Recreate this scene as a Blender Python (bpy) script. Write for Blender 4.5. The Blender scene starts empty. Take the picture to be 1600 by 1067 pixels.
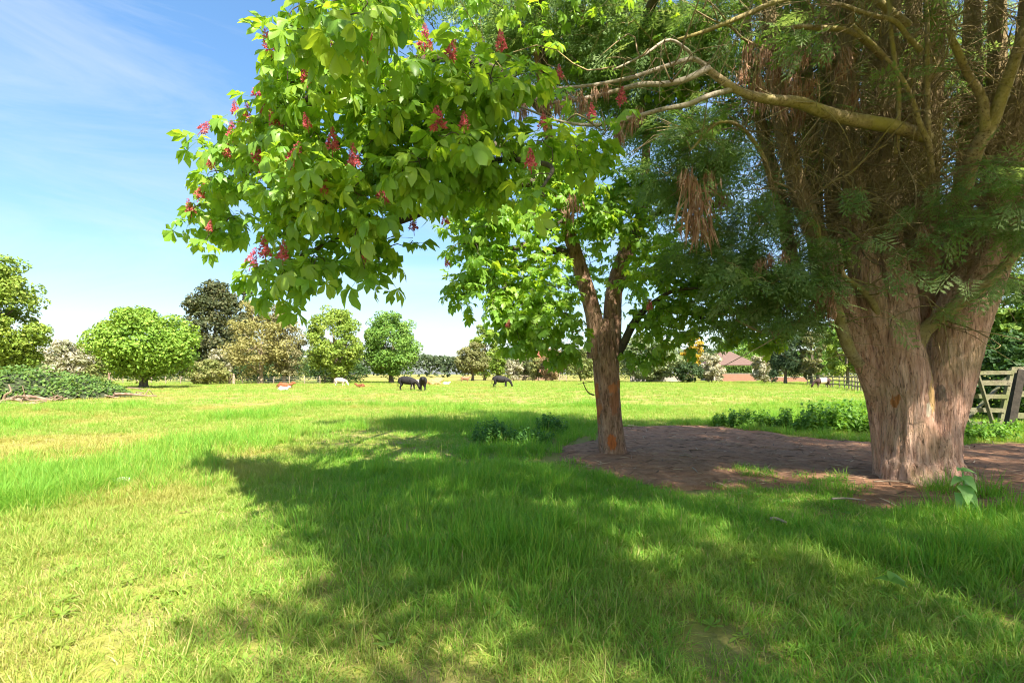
import bpy, math, random
import numpy as np
from mathutils import Vector, Matrix, Euler

rng = np.random.default_rng(11)
random.seed(11)
S = bpy.context.scene
COL = S.collection
PI = math.pi

# ------------------------------------------------------------------ camera
cam_d = bpy.data.cameras.new('camera')
cam = bpy.data.objects.new('camera', cam_d)
COL.objects.link(cam)
cam.location = (0, 0, 1.5)
cam.rotation_euler = (PI / 2, 0, 0)
cam_d.sensor_width = 36
cam_d.lens = 18
cam_d.shift_y = 50.5 / 1600
cam_d.clip_start = 0.05
cam_d.clip_end = 3000
S.camera = cam

# ------------------------------------------------------------------ light
SUN_EL = math.radians(50)
TO_SUN = Vector((0.50 * math.cos(SUN_EL), -0.866 * math.cos(SUN_EL), math.sin(SUN_EL))).normalized()
sun_d = bpy.data.lights.new('sun', 'SUN')
sun = bpy.data.objects.new('sun', sun_d)
COL.objects.link(sun)
sun.rotation_euler = TO_SUN.to_track_quat('Z', 'Y').to_euler()
sun_d.energy = 2.0
sun_d.angle = math.radians(0.55)
sun_d.color = (1.0, 0.94, 0.82)

W = bpy.data.worlds.new('World')
S.world = W
W.use_nodes = True
nt = W.node_tree
nt.nodes.clear()
wo = nt.nodes.new('ShaderNodeOutputWorld')
bg = nt.nodes.new('ShaderNodeBackground')
sky = nt.nodes.new('ShaderNodeTexSky')
sky.sky_type = 'NISHITA'
sky.sun_disc = False
sky.sun_elevation = SUN_EL
sky.sun_rotation = math.atan2(TO_SUN.x, TO_SUN.y)
sky.air_density = 1.0
sky.dust_density = 2.0
sky.ozone_density = 1.5
bg.inputs['Strength'].default_value = 0.052
# thin cirrus: stretched noise laid over the sky by view direction
tc = nt.nodes.new('ShaderNodeTexCoord')
mp = nt.nodes.new('ShaderNodeMapping')
mp.inputs['Rotation'].default_value = (0.0, 0.28, 0.3)
mp.inputs['Scale'].default_value = (1.2, 1.5, 5.5)
nz = nt.nodes.new('ShaderNodeTexNoise')
nz.inputs['Scale'].default_value = 1.5
nz.inputs['Detail'].default_value = 9
nz.inputs['Roughness'].default_value = 0.62
nz.inputs['Distortion'].default_value = 0.9
rp = nt.nodes.new('ShaderNodeValToRGB')
rp.color_ramp.elements[0].position = 0.42
rp.color_ramp.elements[1].position = 0.80
mixs = nt.nodes.new('ShaderNodeMix')
mixs.data_type = 'RGBA'
mixs.inputs['B'].default_value = (2.5, 2.6, 2.7, 1)
fm = nt.nodes.new('ShaderNodeMath'); fm.operation = 'MULTIPLY'; fm.inputs[1].default_value = 0.45
L = nt.links.new
L(tc.outputs['Generated'], mp.inputs['Vector'])
L(mp.outputs['Vector'], nz.inputs['Vector'])
L(nz.outputs['Fac'], rp.inputs['Fac'])
L(rp.outputs['Color'], fm.inputs[0])
L(fm.outputs[0], mixs.inputs['Factor'])
gm = nt.nodes.new('ShaderNodeGamma'); gm.inputs['Gamma'].default_value = 0.76
L(sky.outputs['Color'], gm.inputs['Color'])
hs = nt.nodes.new('ShaderNodeHueSaturation'); hs.inputs['Saturation'].default_value = 1.42
L(gm.outputs['Color'], hs.inputs['Color'])
L(hs.outputs['Color'], mixs.inputs['A'])
L(mixs.outputs['Result'], bg.inputs['Color'])
L(bg.outputs['Background'], wo.inputs['Surface'])

S.view_settings.view_transform = 'Standard'
S.view_settings.look = 'None'
S.view_settings.gamma = 1.0
S.view_settings.use_curve_mapping = False
S.view_settings.exposure = 3.02
S.render.engine = 'CYCLES'
S.cycles.max_bounces = 10
S.cycles.diffuse_bounces = 6
S.cycles.filter_width = 1.1
S.cycles.transparent_max_bounces = 8


# ------------------------------------------------------------------ helpers
def P(px, py, Y):
    """world point for a spot of the 1600x1067 photograph lying Y metres ahead"""
    return np.array([(px - 800) / 800 * Y, Y, 1.5 + (584 - py) / 800 * Y])


def G(px, py):
    Y = 1200 / (py - 584)
    return np.array([(px - 800) / 800 * Y, Y, 0.0])


def tag(o, label=None, cat=None, group=None, kind=None):
    if label: o['label'] = label
    if cat: o['category'] = cat
    if group: o['group'] = group
    if kind: o['kind'] = kind
    return o


def empty(name, loc, label, cat, group=None):
    o = bpy.data.objects.new(name, None)
    o.location = Vector([float(c) for c in loc])
    o.empty_display_size = 0.2
    COL.objects.link(o)
    return tag(o, label, cat, group)


def obj(name, me, parent=None):
    o = bpy.data.objects.new(name, me)
    COL.objects.link(o)
    if parent is not None:
        o.parent = parent
        o.matrix_parent_inverse = Matrix.Translation(parent.location).inverted() if parent.rotation_euler.z == 0 else Matrix()
    return o


def mesh(name, V, F, mat, var=None, smooth=True, mats=None, midx=None):
    """F: list of (n,k) index arrays"""
    me = bpy.data.meshes.new(name)
    V = np.asarray(V, dtype=np.float32)
    if not isinstance(F, list): F = [F]
    F = [np.asarray(f, dtype=np.int32) for f in F if len(f)]
    me.vertices.add(len(V))
    me.vertices.foreach_set('co', V.ravel())
    nl = sum(f.size for f in F); npoly = sum(len(f) for f in F)
    me.loops.add(nl)
    me.loops.foreach_set('vertex_index', np.concatenate([f.ravel() for f in F]))
    me.polygons.add(npoly)
    tot = np.concatenate([np.full(len(f), f.shape[1]) for f in F])
    st = np.concatenate([[0], np.cumsum(tot)[:-1]])
    me.polygons.foreach_set('loop_start', st.astype(np.int32))
    me.polygons.foreach_set('loop_total', tot.astype(np.int32))
    me.polygons.foreach_set('use_smooth', np.full(npoly, smooth, dtype=bool))
    if midx is not None:
        me.polygons.foreach_set('material_index', np.asarray(midx, dtype=np.int32))
    if var is not None:
        a = me.attributes.new('var', 'FLOAT', 'POINT')
        a.data.foreach_set('value', np.asarray(var, dtype=np.float32))
    for m in (mats or [mat]): me.materials.append(m)
    me.update(calc_edges=True)
    return me


class MB:
    def __init__(s): s.V = []; s.F4 = []; s.F3 = []; s.var = []; s.n = 0

    def add(s, V, F4=None, F3=None, var=0.5):
        V = np.asarray(V, float)
        if F4 is not None and len(F4): s.F4.append(np.asarray(F4) + s.n)
        if F3 is not None and len(F3): s.F3.append(np.asarray(F3) + s.n)
        s.V.append(V); s.var.append(np.broadcast_to(var, (len(V),)).astype(float)); s.n += len(V)

    def tube(s, pts, rad, sides=6, var=0.5, ridge=0, rseed=0, cap=True):
        V, F4, F3 = tube(pts, rad, sides, ridge, rseed, cap)
        s.add(V, F4, F3, var)

    def beam(s, p, q, w, h, up=(0, 0, 1), var=0.5):
        """box from p to q, w wide sideways, h along up"""
        p = np.asarray(p, float); q = np.asarray(q, float)
        d = (q - p) / np.linalg.norm(q - p); up = np.asarray(up, float)
        side = np.cross(d, up); side /= np.linalg.norm(side); u = np.cross(side, d)
        V = [];
        e = min(w, h) * 0.12
        for t, k in ((0, 1 - .12), (1, 1 - .12)):
            pass
        ring = [(-1, -1), (1, -1), (1, 1), (-1, 1)]
        Ln = np.linalg.norm(q - p)
        ts = [(0, .86), (e / Ln, 1), (.5, 1), (1 - e / Ln, 1), (1, .86)]
        for t, k in ts:
            j = rng.normal(0, min(w, h) * .02, 3)
            for a, b in ring:
                V.append(p + d * Ln * t + side * a * w / 2 * k + u * b * h / 2 * k + j)
        F = []
        for i in range(len(ts) - 1):
            for k in range(4):
                F.append((i * 4 + k, i * 4 + (k + 1) % 4, i * 4 + 4 + (k + 1) % 4, i * 4 + 4 + k))
        F.append((3, 2, 1, 0)); b = 4 * (len(ts) - 1); F.append((b, b + 1, b + 2, b + 3))
        s.add(V, np.array(F), None, var)

    def box(s, lo, hi, var=0.5):
        x0, y0, z0 = lo; x1, y1, z1 = hi
        V = [(x0, y0, z0), (x1, y0, z0), (x1, y1, z0), (x0, y1, z0), (x0, y0, z1), (x1, y0, z1), (x1, y1, z1), (x0, y1, z1)]
        F = [(3, 2, 1, 0), (4, 5, 6, 7), (0, 1, 5, 4), (1, 2, 6, 5), (2, 3, 7, 6), (3, 0, 4, 7)]
        s.add(V, np.array(F), None, var)

    def build(s, name, mat, parent=None, smooth=True):
        F = []
        if s.F4: F.append(np.concatenate(s.F4))
        if s.F3: F.append(np.concatenate(s.F3))
        me = mesh(name, np.concatenate(s.V), F, mat, np.concatenate(s.var), smooth)
        return obj(name, me, parent)


def spline(pts, n):
    pts = np.asarray(pts, float)
    m = len(pts)
    if m == 2:
        t = np.linspace(0, 1, n)[:, None]
        return pts[0] * (1 - t) + pts[1] * t
    e = np.vstack([2 * pts[0] - pts[1], pts, 2 * pts[-1] - pts[-2]])
    u = np.linspace(0, m - 1 - 1e-6, n); i = u.astype(int); t = (u - i)[:, None]
    p0, p1, p2, p3 = e[i], e[i + 1], e[i + 2], e[i + 3]
    return 0.5 * ((2 * p1) + (-p0 + p2) * t + (2 * p0 - 5 * p1 + 4 * p2 - p3) * t ** 2 + (-p0 + 3 * p1 - 3 * p2 + p3) * t ** 3)


def vnoise(seed, n, k):
    """smooth periodic 1D noise of n samples with k knots"""
    r = np.random.default_rng(abs(seed)).normal(0, 1, k)
    u = np.arange(n) / n * k; i = u.astype(int); t = u - i; t = t * t * (3 - 2 * t)
    return r[i % k] * (1 - t) + r[(i + 1) % k] * t


def tube(pts, rad, sides=6, ridge=0, rseed=0, cap=True):
    pts = np.asarray(pts, float); n = len(pts)
    rad = np.broadcast_to(rad, (n,)).astype(float)
    T = np.gradient(pts, axis=0); T /= np.linalg.norm(T, axis=1)[:, None] + 1e-9
    ref = np.array([1.0, 0.1, 0.05]) if abs(T[0][0]) < .8 else np.array([0, 1.0, 0.1])
    N = np.zeros_like(pts)
    v = ref
    for i in range(n):
        v = v - T[i] * v.dot(T[i]); v /= np.linalg.norm(v); N[i] = v
    B = np.cross(T, N)
    a = np.arange(sides) / sides * 2 * PI
    prof = np.ones((n, sides))
    if ridge:
        base = vnoise(rseed, sides, max(5, sides // 4)) * .6 + vnoise(rseed + 1, sides, max(7, sides // 2)) * .5
        base2 = vnoise(rseed + 5, sides, max(5, sides // 3))
        w = 0.5 + 0.5 * np.sin(np.linspace(0, 5 + rseed % 3, n))[:, None]
        prof = 1 + ridge * (base[None] * w + base2[None] * (1 - w)) + ridge * .35 * np.random.default_rng(abs(rseed) + 9).normal(0, 1, (n, sides)) * .4
    V = pts[:, None, :] + (np.cos(a)[None, :, None] * N[:, None, :] + np.sin(a)[None, :, None] * B[:, None, :]) * (rad[:, None] * prof)[:, :, None]
    V = V.reshape(-1, 3)
    i = np.arange(n - 1)[:, None]; k = np.arange(sides)[None]
    k2 = (k + 1) % sides
    F4 = np.stack([i * sides + k, i * sides + k2, (i + 1) * sides + k2, (i + 1) * sides + k], -1).reshape(-1, 4)
    F3 = None
    if cap:
        V = np.vstack([V, pts[-1:] + T[-1:] * rad[-1] * .5])
        c = len(V) - 1; b = (n - 1) * sides
        F3 = np.stack([b + np.arange(sides), b + (np.arange(sides) + 1) % sides, np.full(sides, c)], -1)
    return V, F4, F3


def frames(d, up, roll=None):
    """rotation matrices with columns (d, side, normal)"""
    d = d / (np.linalg.norm(d, axis=1)[:, None] + 1e-9)
    s = np.cross(up, d); s /= np.linalg.norm(s, axis=1)[:, None] + 1e-9
    n = np.cross(d, s)
    if roll is not None:
        c, q = np.cos(roll)[:, None], np.sin(roll)[:, None]
        s, n = s * c + n * q, n * c - s * q
    return np.stack([d, s, n], -1)


def place(tV, tF, R, pos, scale):
    """copies of one template as joined arrays"""
    m = len(pos); nv = len(tV)
    V = np.einsum('mij,vj->mvi', R, tV) * np.asarray(scale).reshape(-1, 1, 1) + pos[:, None, :]
    F = [(f[None] + (np.arange(m) * nv)[:, None, None]).reshape(-1, f.shape[1]) for f in tF]
    return V.reshape(-1, 3), F


def unit(n):
    v = rng.normal(0, 1, (n, 3))
    return v / np.linalg.norm(v, axis=1)[:, None]


# ------------------------------------------------------------------ materials
def nodes(name):
    m = bpy.data.materials.new(name); m.use_nodes = True
    t = m.node_tree; t.nodes.clear()
    out = t.nodes.new('ShaderNodeOutputMaterial')
    return m, t, out


def mixc(t, fac, a, b):
    x = t.nodes.new('ShaderNodeMix'); x.data_type = 'RGBA'
    for sock, v in (('Factor', fac), ('A', a), ('B', b)):
        if hasattr(v, 'is_linked') or isinstance(v, bpy.types.NodeSocket): t.links.new(v, x.inputs[sock])
        elif sock == 'Factor': x.inputs[sock].default_value = v
        else: x.inputs[sock].default_value = (*v, 1)
    return x.outputs['Result']


def noise(t, scale, detail=4, coord=None, rough=.55, vscale=None, dist=0):
    n = t.nodes.new('ShaderNodeTexNoise')
    n.inputs['Scale'].default_value = scale; n.inputs['Detail'].default_value = detail
    n.inputs['Roughness'].default_value = rough; n.inputs['Distortion'].default_value = dist
    if coord is None:
        g = t.nodes.new('ShaderNodeNewGeometry'); coord = g.outputs['Position']
    if vscale:
        mpn = t.nodes.new('ShaderNodeMapping'); mpn.inputs['Scale'].default_value = vscale
        t.links.new(coord, mpn.inputs['Vector']); coord = mpn.outputs['Vector']
    t.links.new(coord, n.inputs['Vector'])
    return n.outputs['Fac']


def ramp(t, fac, stops):
    r = t.nodes.new('ShaderNodeValToRGB')
    el = r.color_ramp.elements
    while len(el) < len(stops): el.new(.5)
    for e, (p, c) in zip(el, stops):
        e.position = p; e.color = (*c, 1) if len(c) == 3 else c
    t.links.new(fac, r.inputs['Fac'])
    return r.outputs['Color']


def attr(t, name='var', kind='GEOMETRY'):
    a = t.nodes.new('ShaderNodeAttribute'); a.attribute_name = name; a.attribute_type = kind
    return a.outputs['Fac']


def maths(t, op, a, b=None):
    m = t.nodes.new('ShaderNodeMath'); m.operation = op
    for i, v in enumerate((a, b)):
        if v is None: continue
        if isinstance(v, bpy.types.NodeSocket): t.links.new(v, m.inputs[i])
        else: m.inputs[i].default_value = v
    return m.outputs[0]


def leaf_mat(name, c0, c1, trans=.4, tint=(1.25, 1.15, .55), rough=.45, spec=.35, veins=False, c2=None):
    m, t, out = nodes(name)
    v = attr(t)
    stops = [(0, c0), (1, c1)] if c2 is None else [(0, c0), (.5, c1), (1, c2)]
    col = ramp(t, v, stops)
    p = t.nodes.new('ShaderNodeBsdfPrincipled')
    p.inputs['Roughness'].default_value = rough
    p.inputs['Specular IOR Level'].default_value = spec
    if veins:
        oc = t.nodes.new('ShaderNodeTexCoord').outputs['Object']
        nn = noise(t, 9, 3, None)
        col = mixc(t, maths(t, 'MULTIPLY', nn, .35), col, tuple(min(1, c * 1.7) for c in c1))
    t.links.new(col, p.inputs['Base Color'])
    tr = t.nodes.new('ShaderNodeBsdfTranslucent')
    mul = t.nodes.new('ShaderNodeMix'); mul.data_type = 'RGBA'; mul.blend_type = 'MULTIPLY'
    mul.inputs['Factor'].default_value = 1; mul.inputs['B'].default_value = (*tint, 1)
    t.links.new(col, mul.inputs['A'])
    t.links.new(mul.outputs['Result'], tr.inputs['Color'])
    ms = t.nodes.new('ShaderNodeMixShader'); ms.inputs['Fac'].default_value = trans
    t.links.new(p.outputs['BSDF'], ms.inputs[1]); t.links.new(tr.outputs['BSDF'], ms.inputs[2])
    t.links.new(ms.outputs['Shader'], out.inputs['Surface'])
    return m


def simple(name, c0, c1, scale=6, rough=.8, bump=0.2, vscale=None, spec=.3, detail=5, bscale=None):
    m, t, out = nodes(name)
    n = noise(t, scale, detail, vscale=vscale)
    col = ramp(t, n, [(.3, c0), (.7, c1)])
    p = t.nodes.new('ShaderNodeBsdfPrincipled')
    p.inputs['Roughness'].default_value = rough
    p.inputs['Specular IOR Level'].default_value = spec
    t.links.new(col, p.inputs['Base Color'])
    if bump:
        b = t.nodes.new('ShaderNodeBump'); b.inputs['Strength'].default_value = bump; b.inputs['Distance'].default_value = .03
        t.links.new(noise(t, bscale or scale * 2.5, 5, vscale=vscale), b.inputs['Height'])
        t.links.new(b.outputs['Normal'], p.inputs['Normal'])
    t.links.new(p.outputs['BSDF'], out.inputs['Surface'])
    return m


def bark_mat(name, stops, moss, moss_amt, vs, bump, scars=(), bdist=.03, algae=None):
    m, t, out = nodes(name)
    n1 = noise(t, 1.0, 7, vscale=vs, rough=.65, dist=.4)
    col = ramp(t, n1, stops)
    n2 = noise(t, 2.1, 5)
    mm = ramp(t, n2, [(.42, (0, 0, 0)), (.68, (1, 1, 1))])
    crk = ramp(t, noise(t, 1.0, 6, vscale=tuple(x * 2.1 for x in vs), rough=.7, dist=.6), [(.38, (1, 1, 1)), (.47, (0, 0, 0))])
    col = mixc(t, maths(t, 'MULTIPLY', crk, .75), col, tuple(x * .35 for x in stops[0][1]))
    col = mixc(t, maths(t, 'MULTIPLY', mm, moss_amt), col, moss)
    geo = t.nodes.new('ShaderNodeNewGeometry').outputs['Position']
    if algae:
        sz = t.nodes.new('ShaderNodeSeparateXYZ'); t.links.new(geo, sz.inputs[0])
        hgt = maths(t, 'ADD', sz.outputs['Z'], maths(t, 'MULTIPLY', n2, 1.6))
        ka = ramp(t, maths(t, 'MULTIPLY', hgt, .1), [(.30, (0, 0, 0)), (.46, (.85, .85, .85))])
        col = mixc(t, ka, col, mixc(t, n1, tuple(x * .45 for x in algae), algae))
    nd = noise(t, 1.0, 5, vscale=(17, 17, 8), rough=.75)
    h = n1
    for c, r, sc in scars:
        vm = t.nodes.new('ShaderNodeVectorMath'); vm.operation = 'SUBTRACT'; vm.inputs[1].default_value = tuple(float(x) for x in c)
        t.links.new(geo, vm.inputs[0])
        vd = t.nodes.new('ShaderNodeVectorMath'); vd.operation = 'DIVIDE'; vd.inputs[1].default_value = r
        t.links.new(vm.outputs[0], vd.inputs[0])
        vl = t.nodes.new('ShaderNodeVectorMath'); vl.operation = 'LENGTH'
        t.links.new(vd.outputs[0], vl.inputs[0])
        d = maths(t, 'ADD', vl.outputs['Value'], maths(t, 'MULTIPLY', maths(t, 'SUBTRACT', nd, .5), 2.3))
        k = ramp(t, d, [(.82, (1, 1, 1)), (.98, (0, 0, 0))])
        sc2 = tuple(x * .55 for x in sc)
        wood = ramp(t, noise(t, 1.0, 4, vscale=(30, 30, 5)), [(.3, sc2), (.62, sc)])
        col = mixc(t, k, col, wood)
    p = t.nodes.new('ShaderNodeBsdfPrincipled')
    p.inputs['Roughness'].default_value = .88
    p.inputs['Specular IOR Level'].default_value = .2
    t.links.new(col, p.inputs['Base Color'])
    b = t.nodes.new('ShaderNodeBump'); b.inputs['Strength'].default_value = bump; b.inputs['Distance'].default_value = bdist
    hh = maths(t, 'ADD', h, maths(t, 'MULTIPLY', noise(t, 1.0, 5, vscale=tuple(x * 3 for x in vs)), .5))
    t.links.new(hh, b.inputs['Height'])
    t.links.new(b.outputs['Normal'], p.inputs['Normal'])
    t.links.new(p.outputs['BSDF'], out.inputs['Surface'])
    return m


M = {}
M['chestnut_leaf'] = leaf_mat('chestnut_leaf', (.13, .28, .035), (.20, .36, .05), .56, (1.6, 1.35, .5), .4, .45, True, (.31, .43, .055))
M['cypress'] = leaf_mat('cypress_spray', (.11, .19, .05), (.18, .29, .085), .5, (1.2, 1.2, .6), .6, .25, False, (.30, .38, .16))
M['dead_spray'] = leaf_mat('dead_spray', (.24, .12, .065), (.38, .22, .13), .25, (1, .9, .8), .8, .1, False, (.48, .34, .24))
M['petal'] = leaf_mat('petal', (.36, .045, .085), (.58, .13, .14), .35, (1.1, .85, .85), .6, .2, False, (.76, .32, .24))
M['weed'] = leaf_mat('weed_leaf', (.09, .21, .03), (.14, .29, .04), .45, (1.4, 1.3, .5), .5, .3, False, (.20, .35, .05))
M['nettle'] = leaf_mat('nettle_leaf', (.06, .16, .035), (.09, .22, .045), .4, (1.3, 1.3, .6), .55, .3, False, (.13, .27, .05))
M['bramble'] = leaf_mat('bramble_leaf', (.06, .13, .025), (.10, .19, .035), .35, (1.3, 1.2, .6), .55, .3, False, (.19, .27, .06))
M['twig'] = bark_mat('twig_bark', [(.3, (.17, .11, .06)), (.7, (.36, .27, .15))], (.27, .24, .07), .7, (20, 20, 20), .3)
M['limb'] = bark_mat('limb_bark', [(.3, (.19, .13, .07)), (.7, (.38, .30, .17))], (.30, .26, .06), .8, (14, 14, 14), .5)
M['pale_limb'] = bark_mat('bare_limb_bark', [(.3, (.22, .18, .13)), (.7, (.42, .36, .28))], (.28, .24, .10), .5, (14, 14, 14), .4)
M['chestnut_twig'] = bark_mat('chestnut_twig_bark', [(.3, (.05, .04, .03)), (.7, (.12, .095, .065))], (.1, .1, .05), .4, (12, 12, 12), .4)
SC_CH = [(P(930, 640, 9.2), (.12, .45, .5), (.40, .17, .075)), (P(962, 625, 9.15), (.10, .4, .30), (.36, .16, .08)), (P(932, 612, 9.2), (.05, .3, .22), (.50, .17, .06)), (P(959, 608, 9.1), (.11, .3, .10), (.52, .20, .08)),
         (P(969, 600, 9.2), (.05, .4, .09), (.5, .2, .08)), (P(957, 692, 9.1), (.09, .3, .16), (.55, .17, .05)),
         (P(937, 640, 9.2), (.05, .3, .13), (.5, .2, .08))]
M['chestnut_bark'] = bark_mat('chestnut_bark', [(.3, (.11, .055, .034)), (.5, (.33, .19, .125)), (.72, (.52, .35, .25))], (.26, .22, .10), .2, (16, 16, 4.2), 1.0, SC_CH, .06)
SC_CY = [(P(1472, 583, 6.75), (.065, .5, .22), (.78, .55, .28)), (P(1462, 622, 6.75), (.07, .5, .22), (.74, .46, .2)),
         (P(1459, 640, 6.7), (.05, .5, .12), (.75, .62, .45)), (P(1484, 615, 6.75), (.05, .5, .14), (.30, .22, .16)),
         (P(1420, 628, 6.75), (.03, .5, .10), (.5, .2, .07)), (P(1374, 640, 7.1), (.03, .5, .14), (.42, .2, .12))]
M['cypress_bark'] = bark_mat('cypress_bark', [(.28, (.17, .08, .05)), (.44, (.56, .31, .215)), (.70, (.80, .52, .40))], (.42, .35, .16), .38, (19, 19, 2.3), 1.0, SC_CY, .07, (.30, .235, .10))
M['bark'] = bark_mat('far_bark', [(.3, (.07, .055, .04)), (.7, (.2, .16, .12))], (.12, .12, .06), .4, (6, 6, 2), .5)
M['pale_bark'] = bark_mat('pale_far_bark', [(.3, (.2, .15, .10)), (.7, (.38, .3, .2))], (.2, .2, .1), .3, (6, 6, 2), .5)
M['weathered'] = bark_mat('weathered_timber', [(.3, (.12, .105, .07)), (.7, (.25, .225, .155))], (.13, .15, .05), .8, (9, 9, 9), .3)
M['dark_timber'] = simple('dark_timber', (.02, .016, .012), (.05, .04, .03), 7, .8, .4)
M['pale_timber'] = simple('pale_timber', (.2, .15, .10), (.4, .32, .24), 7, .85, .3)
M['deadwood'] = simple('deadwood', (.14, .085, .06), (.33, .23, .16), 5, .85, .4)
M['wire'] = simple('galvanised_wire', (.3, .32, .33), (.45, .47, .48), 5, .5, 0)


# ------------------------------------------------------------------ ground
DIRT = np.array([(.9, 10.3), (1.75, 11.4), (2.4, 13.2), (3.3, 14.4), (4.6, 14.9), (5.9, 14.2), (6.7, 12.2), (7.8, 11.2), (9.5, 10.8),
                 (12.7, 11.3), (15, 11), (15, 5), (9, 4.9), (6.6, 5.15), (5.43, 5.35), (4.8, 5.7), (4.2, 5.8), (4.0, 6.5), (3.3, 6.9), (2.3, 6.7),
                 (1.74, 7.25), (1.2, 7.9), (.75, 9.2)])


def sd_poly(p, poly):
    """signed distance (negative inside)"""
    a = poly; b = np.roll(poly, -1, 0)
    d2 = np.full(len(p), 1e9); inside = np.zeros(len(p), bool)
    for (ax, ay), (bx, by) in zip(a, b):
        e = np.array([bx - ax, by - ay]); w = p - np.array([ax, ay])
        t = np.clip((w @ e) / (e @ e), 0, 1)
        d2 = np.minimum(d2, ((w - t[:, None] * e) ** 2).sum(1))
        c = ((ay > p[:, 1]) != (by > p[:, 1])) & (p[:, 0] < (bx - ax) * (p[:, 1] - ay) / (by - ay + 1e-12) + ax)
        inside ^= c
    d = np.sqrt(d2)
    return np.where(inside, -d, d)


def fbm(x, y, s, seed=0, octs=3):
    """cheap value noise in numpy, about 0..1"""
    r = np.random.default_rng(seed); tot = np.zeros_like(x, float); amp = 1; nrm = 0
    for o in range(octs):
        g = r.random((64, 64))
        u = x * s; v = y * s
        i = np.floor(u).astype(int); j = np.floor(v).astype(int)
        fu = u - i; fv = v - j; fu = fu * fu * (3 - 2 * fu); fv = fv * fv * (3 - 2 * fv)
        a = g[i % 64, j % 64]; b = g[(i + 1) % 64, j % 64]; c = g[i % 64, (j + 1) % 64]; d = g[(i + 1) % 64, (j + 1) % 64]
        tot += amp * ((a * (1 - fu) + b * fu) * (1 - fv) + (c * (1 - fu) + d * fu) * fv)
        nrm += amp; amp *= .5; s *= 2.1
    return tot / nrm


def hz(x, y):
    """ground height"""
    d = np.sqrt(x * x + y * y)
    k = np.clip((60 - d) / 40, 0, 1)
    return (fbm(x, y, .45, 3) - .5) * .10 * k - .0


def ground_mat():
    m, t, out = nodes('meadow_ground')
    n1 = noise(t, .16, 4); n2 = noise(t, 1.6, 5); n3 = noise(t, 17, 4)
    c = ramp(t, n1, [(.3, (.18, .195, .036)), (.55, (.235, .235, .05)), (.75, (.29, .26, .08))])
    c = mixc(t, ramp(t, n2, [(.42, (0, 0, 0)), (.7, (.8, .8, .8))]), c, (.25, .19, .095))
    c = mixc(t, ramp(t, n3, [(.5, (0, 0, 0)), (.75, (.5, .5, .5))]), c, (.24, .20, .085))
    p = t.nodes.new('ShaderNodeBsdfPrincipled'); p.inputs['Roughness'].default_value = .95
    p.inputs['Specular IOR Level'].default_value = .1
    t.links.new(c, p.inputs['Base Color'])
    b = t.nodes.new('ShaderNodeBump'); b.inputs['Strength'].default_value = .7; b.inputs['Distance'].default_value = .08
    t.links.new(noise(t, 9, 5), b.inputs['Height']); t.links.new(b.outputs['Normal'], p.inputs['Normal'])
    t.links.new(p.outputs['BSDF'], out.inputs['Surface'])
    return m


def grid_axis(a, b, fine0, fine1, n, coarse):
    return np.unique(np.concatenate([np.array(coarse), np.linspace(fine0, fine1, n)]))


gx = grid_axis(0, 0, -16, 16, 193, list(range(-40, -16, 2)) + list(range(18, 42, 2)) + [-900, -500, -250, -120, -70, 70, 120, 250, 500, 900])
gy = grid_axis(0, 0, 1, 20, 115, list(range(-8, 1)) + list(range(21, 71)) + [-300, -100, -40, -20, 90, 130, 200, 400, 700, 1400])
X, Y = np.meshgrid(gx, gy)
Vg = np.stack([X.ravel(), Y.ravel(), hz(X.ravel(), Y.ravel())], -1)
nx = len(gx); i, j = np.meshgrid(np.arange(nx - 1), np.arange(len(gy) - 1))
b0 = (j * nx + i).ravel()
ground = obj('ground', mesh('ground', Vg, np.stack([b0, b0 + 1, b0 + nx + 1, b0 + nx], -1), ground_mat()))
tag(ground, 'flat grazed meadow running back to the tree line', kind='structure')


def dirt_mat():
    m, t, out = nodes('bare_earth')
    n1 = noise(t, 1.3, 5); n2 = noise(t, 38, 4); n3 = noise(t, 5, 9, rough=.72, dist=.3)
    c = ramp(t, n3, [(.25, (.12, .056, .031)), (.5, (.31, .155, .084)), (.76, (.47, .275, .165))])
    c = mixc(t, ramp(t, n1, [(.45, (0, 0, 0)), (.7, (.6, .6, .6))]), c, (.22, .14, .095))
    c = mixc(t, ramp(t, n2, [(.58, (0, 0, 0)), (.7, (.7, .7, .7))]), c, (.44, .28, .17))
    p = t.nodes.new('ShaderNodeBsdfPrincipled'); p.inputs['Roughness'].default_value = .95
    p.inputs['Specular IOR Level'].default_value = .15
    t.links.new(c, p.inputs['Base Color'])
    b = t.nodes.new('ShaderNodeBump'); b.inputs['Strength'].default_value = .8; b.inputs['Distance'].default_value = .03
    t.links.new(noise(t, 33, 8, rough=.7), b.inputs['Height']); t.links.new(b.outputs['Normal'], p.inputs['Normal'])
    t.links.new(p.outputs['BSDF'], out.inputs['Surface'])
    return m


dx = np.arange(.2, 15, .07); dy = np.arange(4.6, 15.4, .07)
X, Y = np.meshgrid(dx, dy); x = X.ravel(); y = Y.ravel()
sdv = sd_poly(np.stack([x, y], -1), DIRT)
edge = .42 * (fbm(x, y, 1.6, 8, 4) - .5) * 2
bump = np.clip(.15 - sdv, 0, .25) / .25 * (.05 * fbm(x, y, 2.3, 9, 4) + .022 * fbm(x, y, 6.5, 19, 3) - .012) + .006
bump = np.maximum(bump, .004)
rim = np.clip((.12 - (sdv + edge)) / .35, 0, 1)
Vd = np.stack([x, y, hz(x, y) + bump * rim - .025 + .037 * rim ** .5], -1)
nx = len(dx); i, j = np.meshgrid(np.arange(nx - 1), np.arange(len(dy) - 1)); b0 = (j * nx + i).ravel()
ok = (sdv + edge)[b0] < .12
Fd = np.stack([b0, b0 + 1, b0 + nx + 1, b0 + nx], -1)[ok]
dirt = obj('bare_earth', mesh('bare_earth', Vd, Fd, dirt_mat()))
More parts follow.
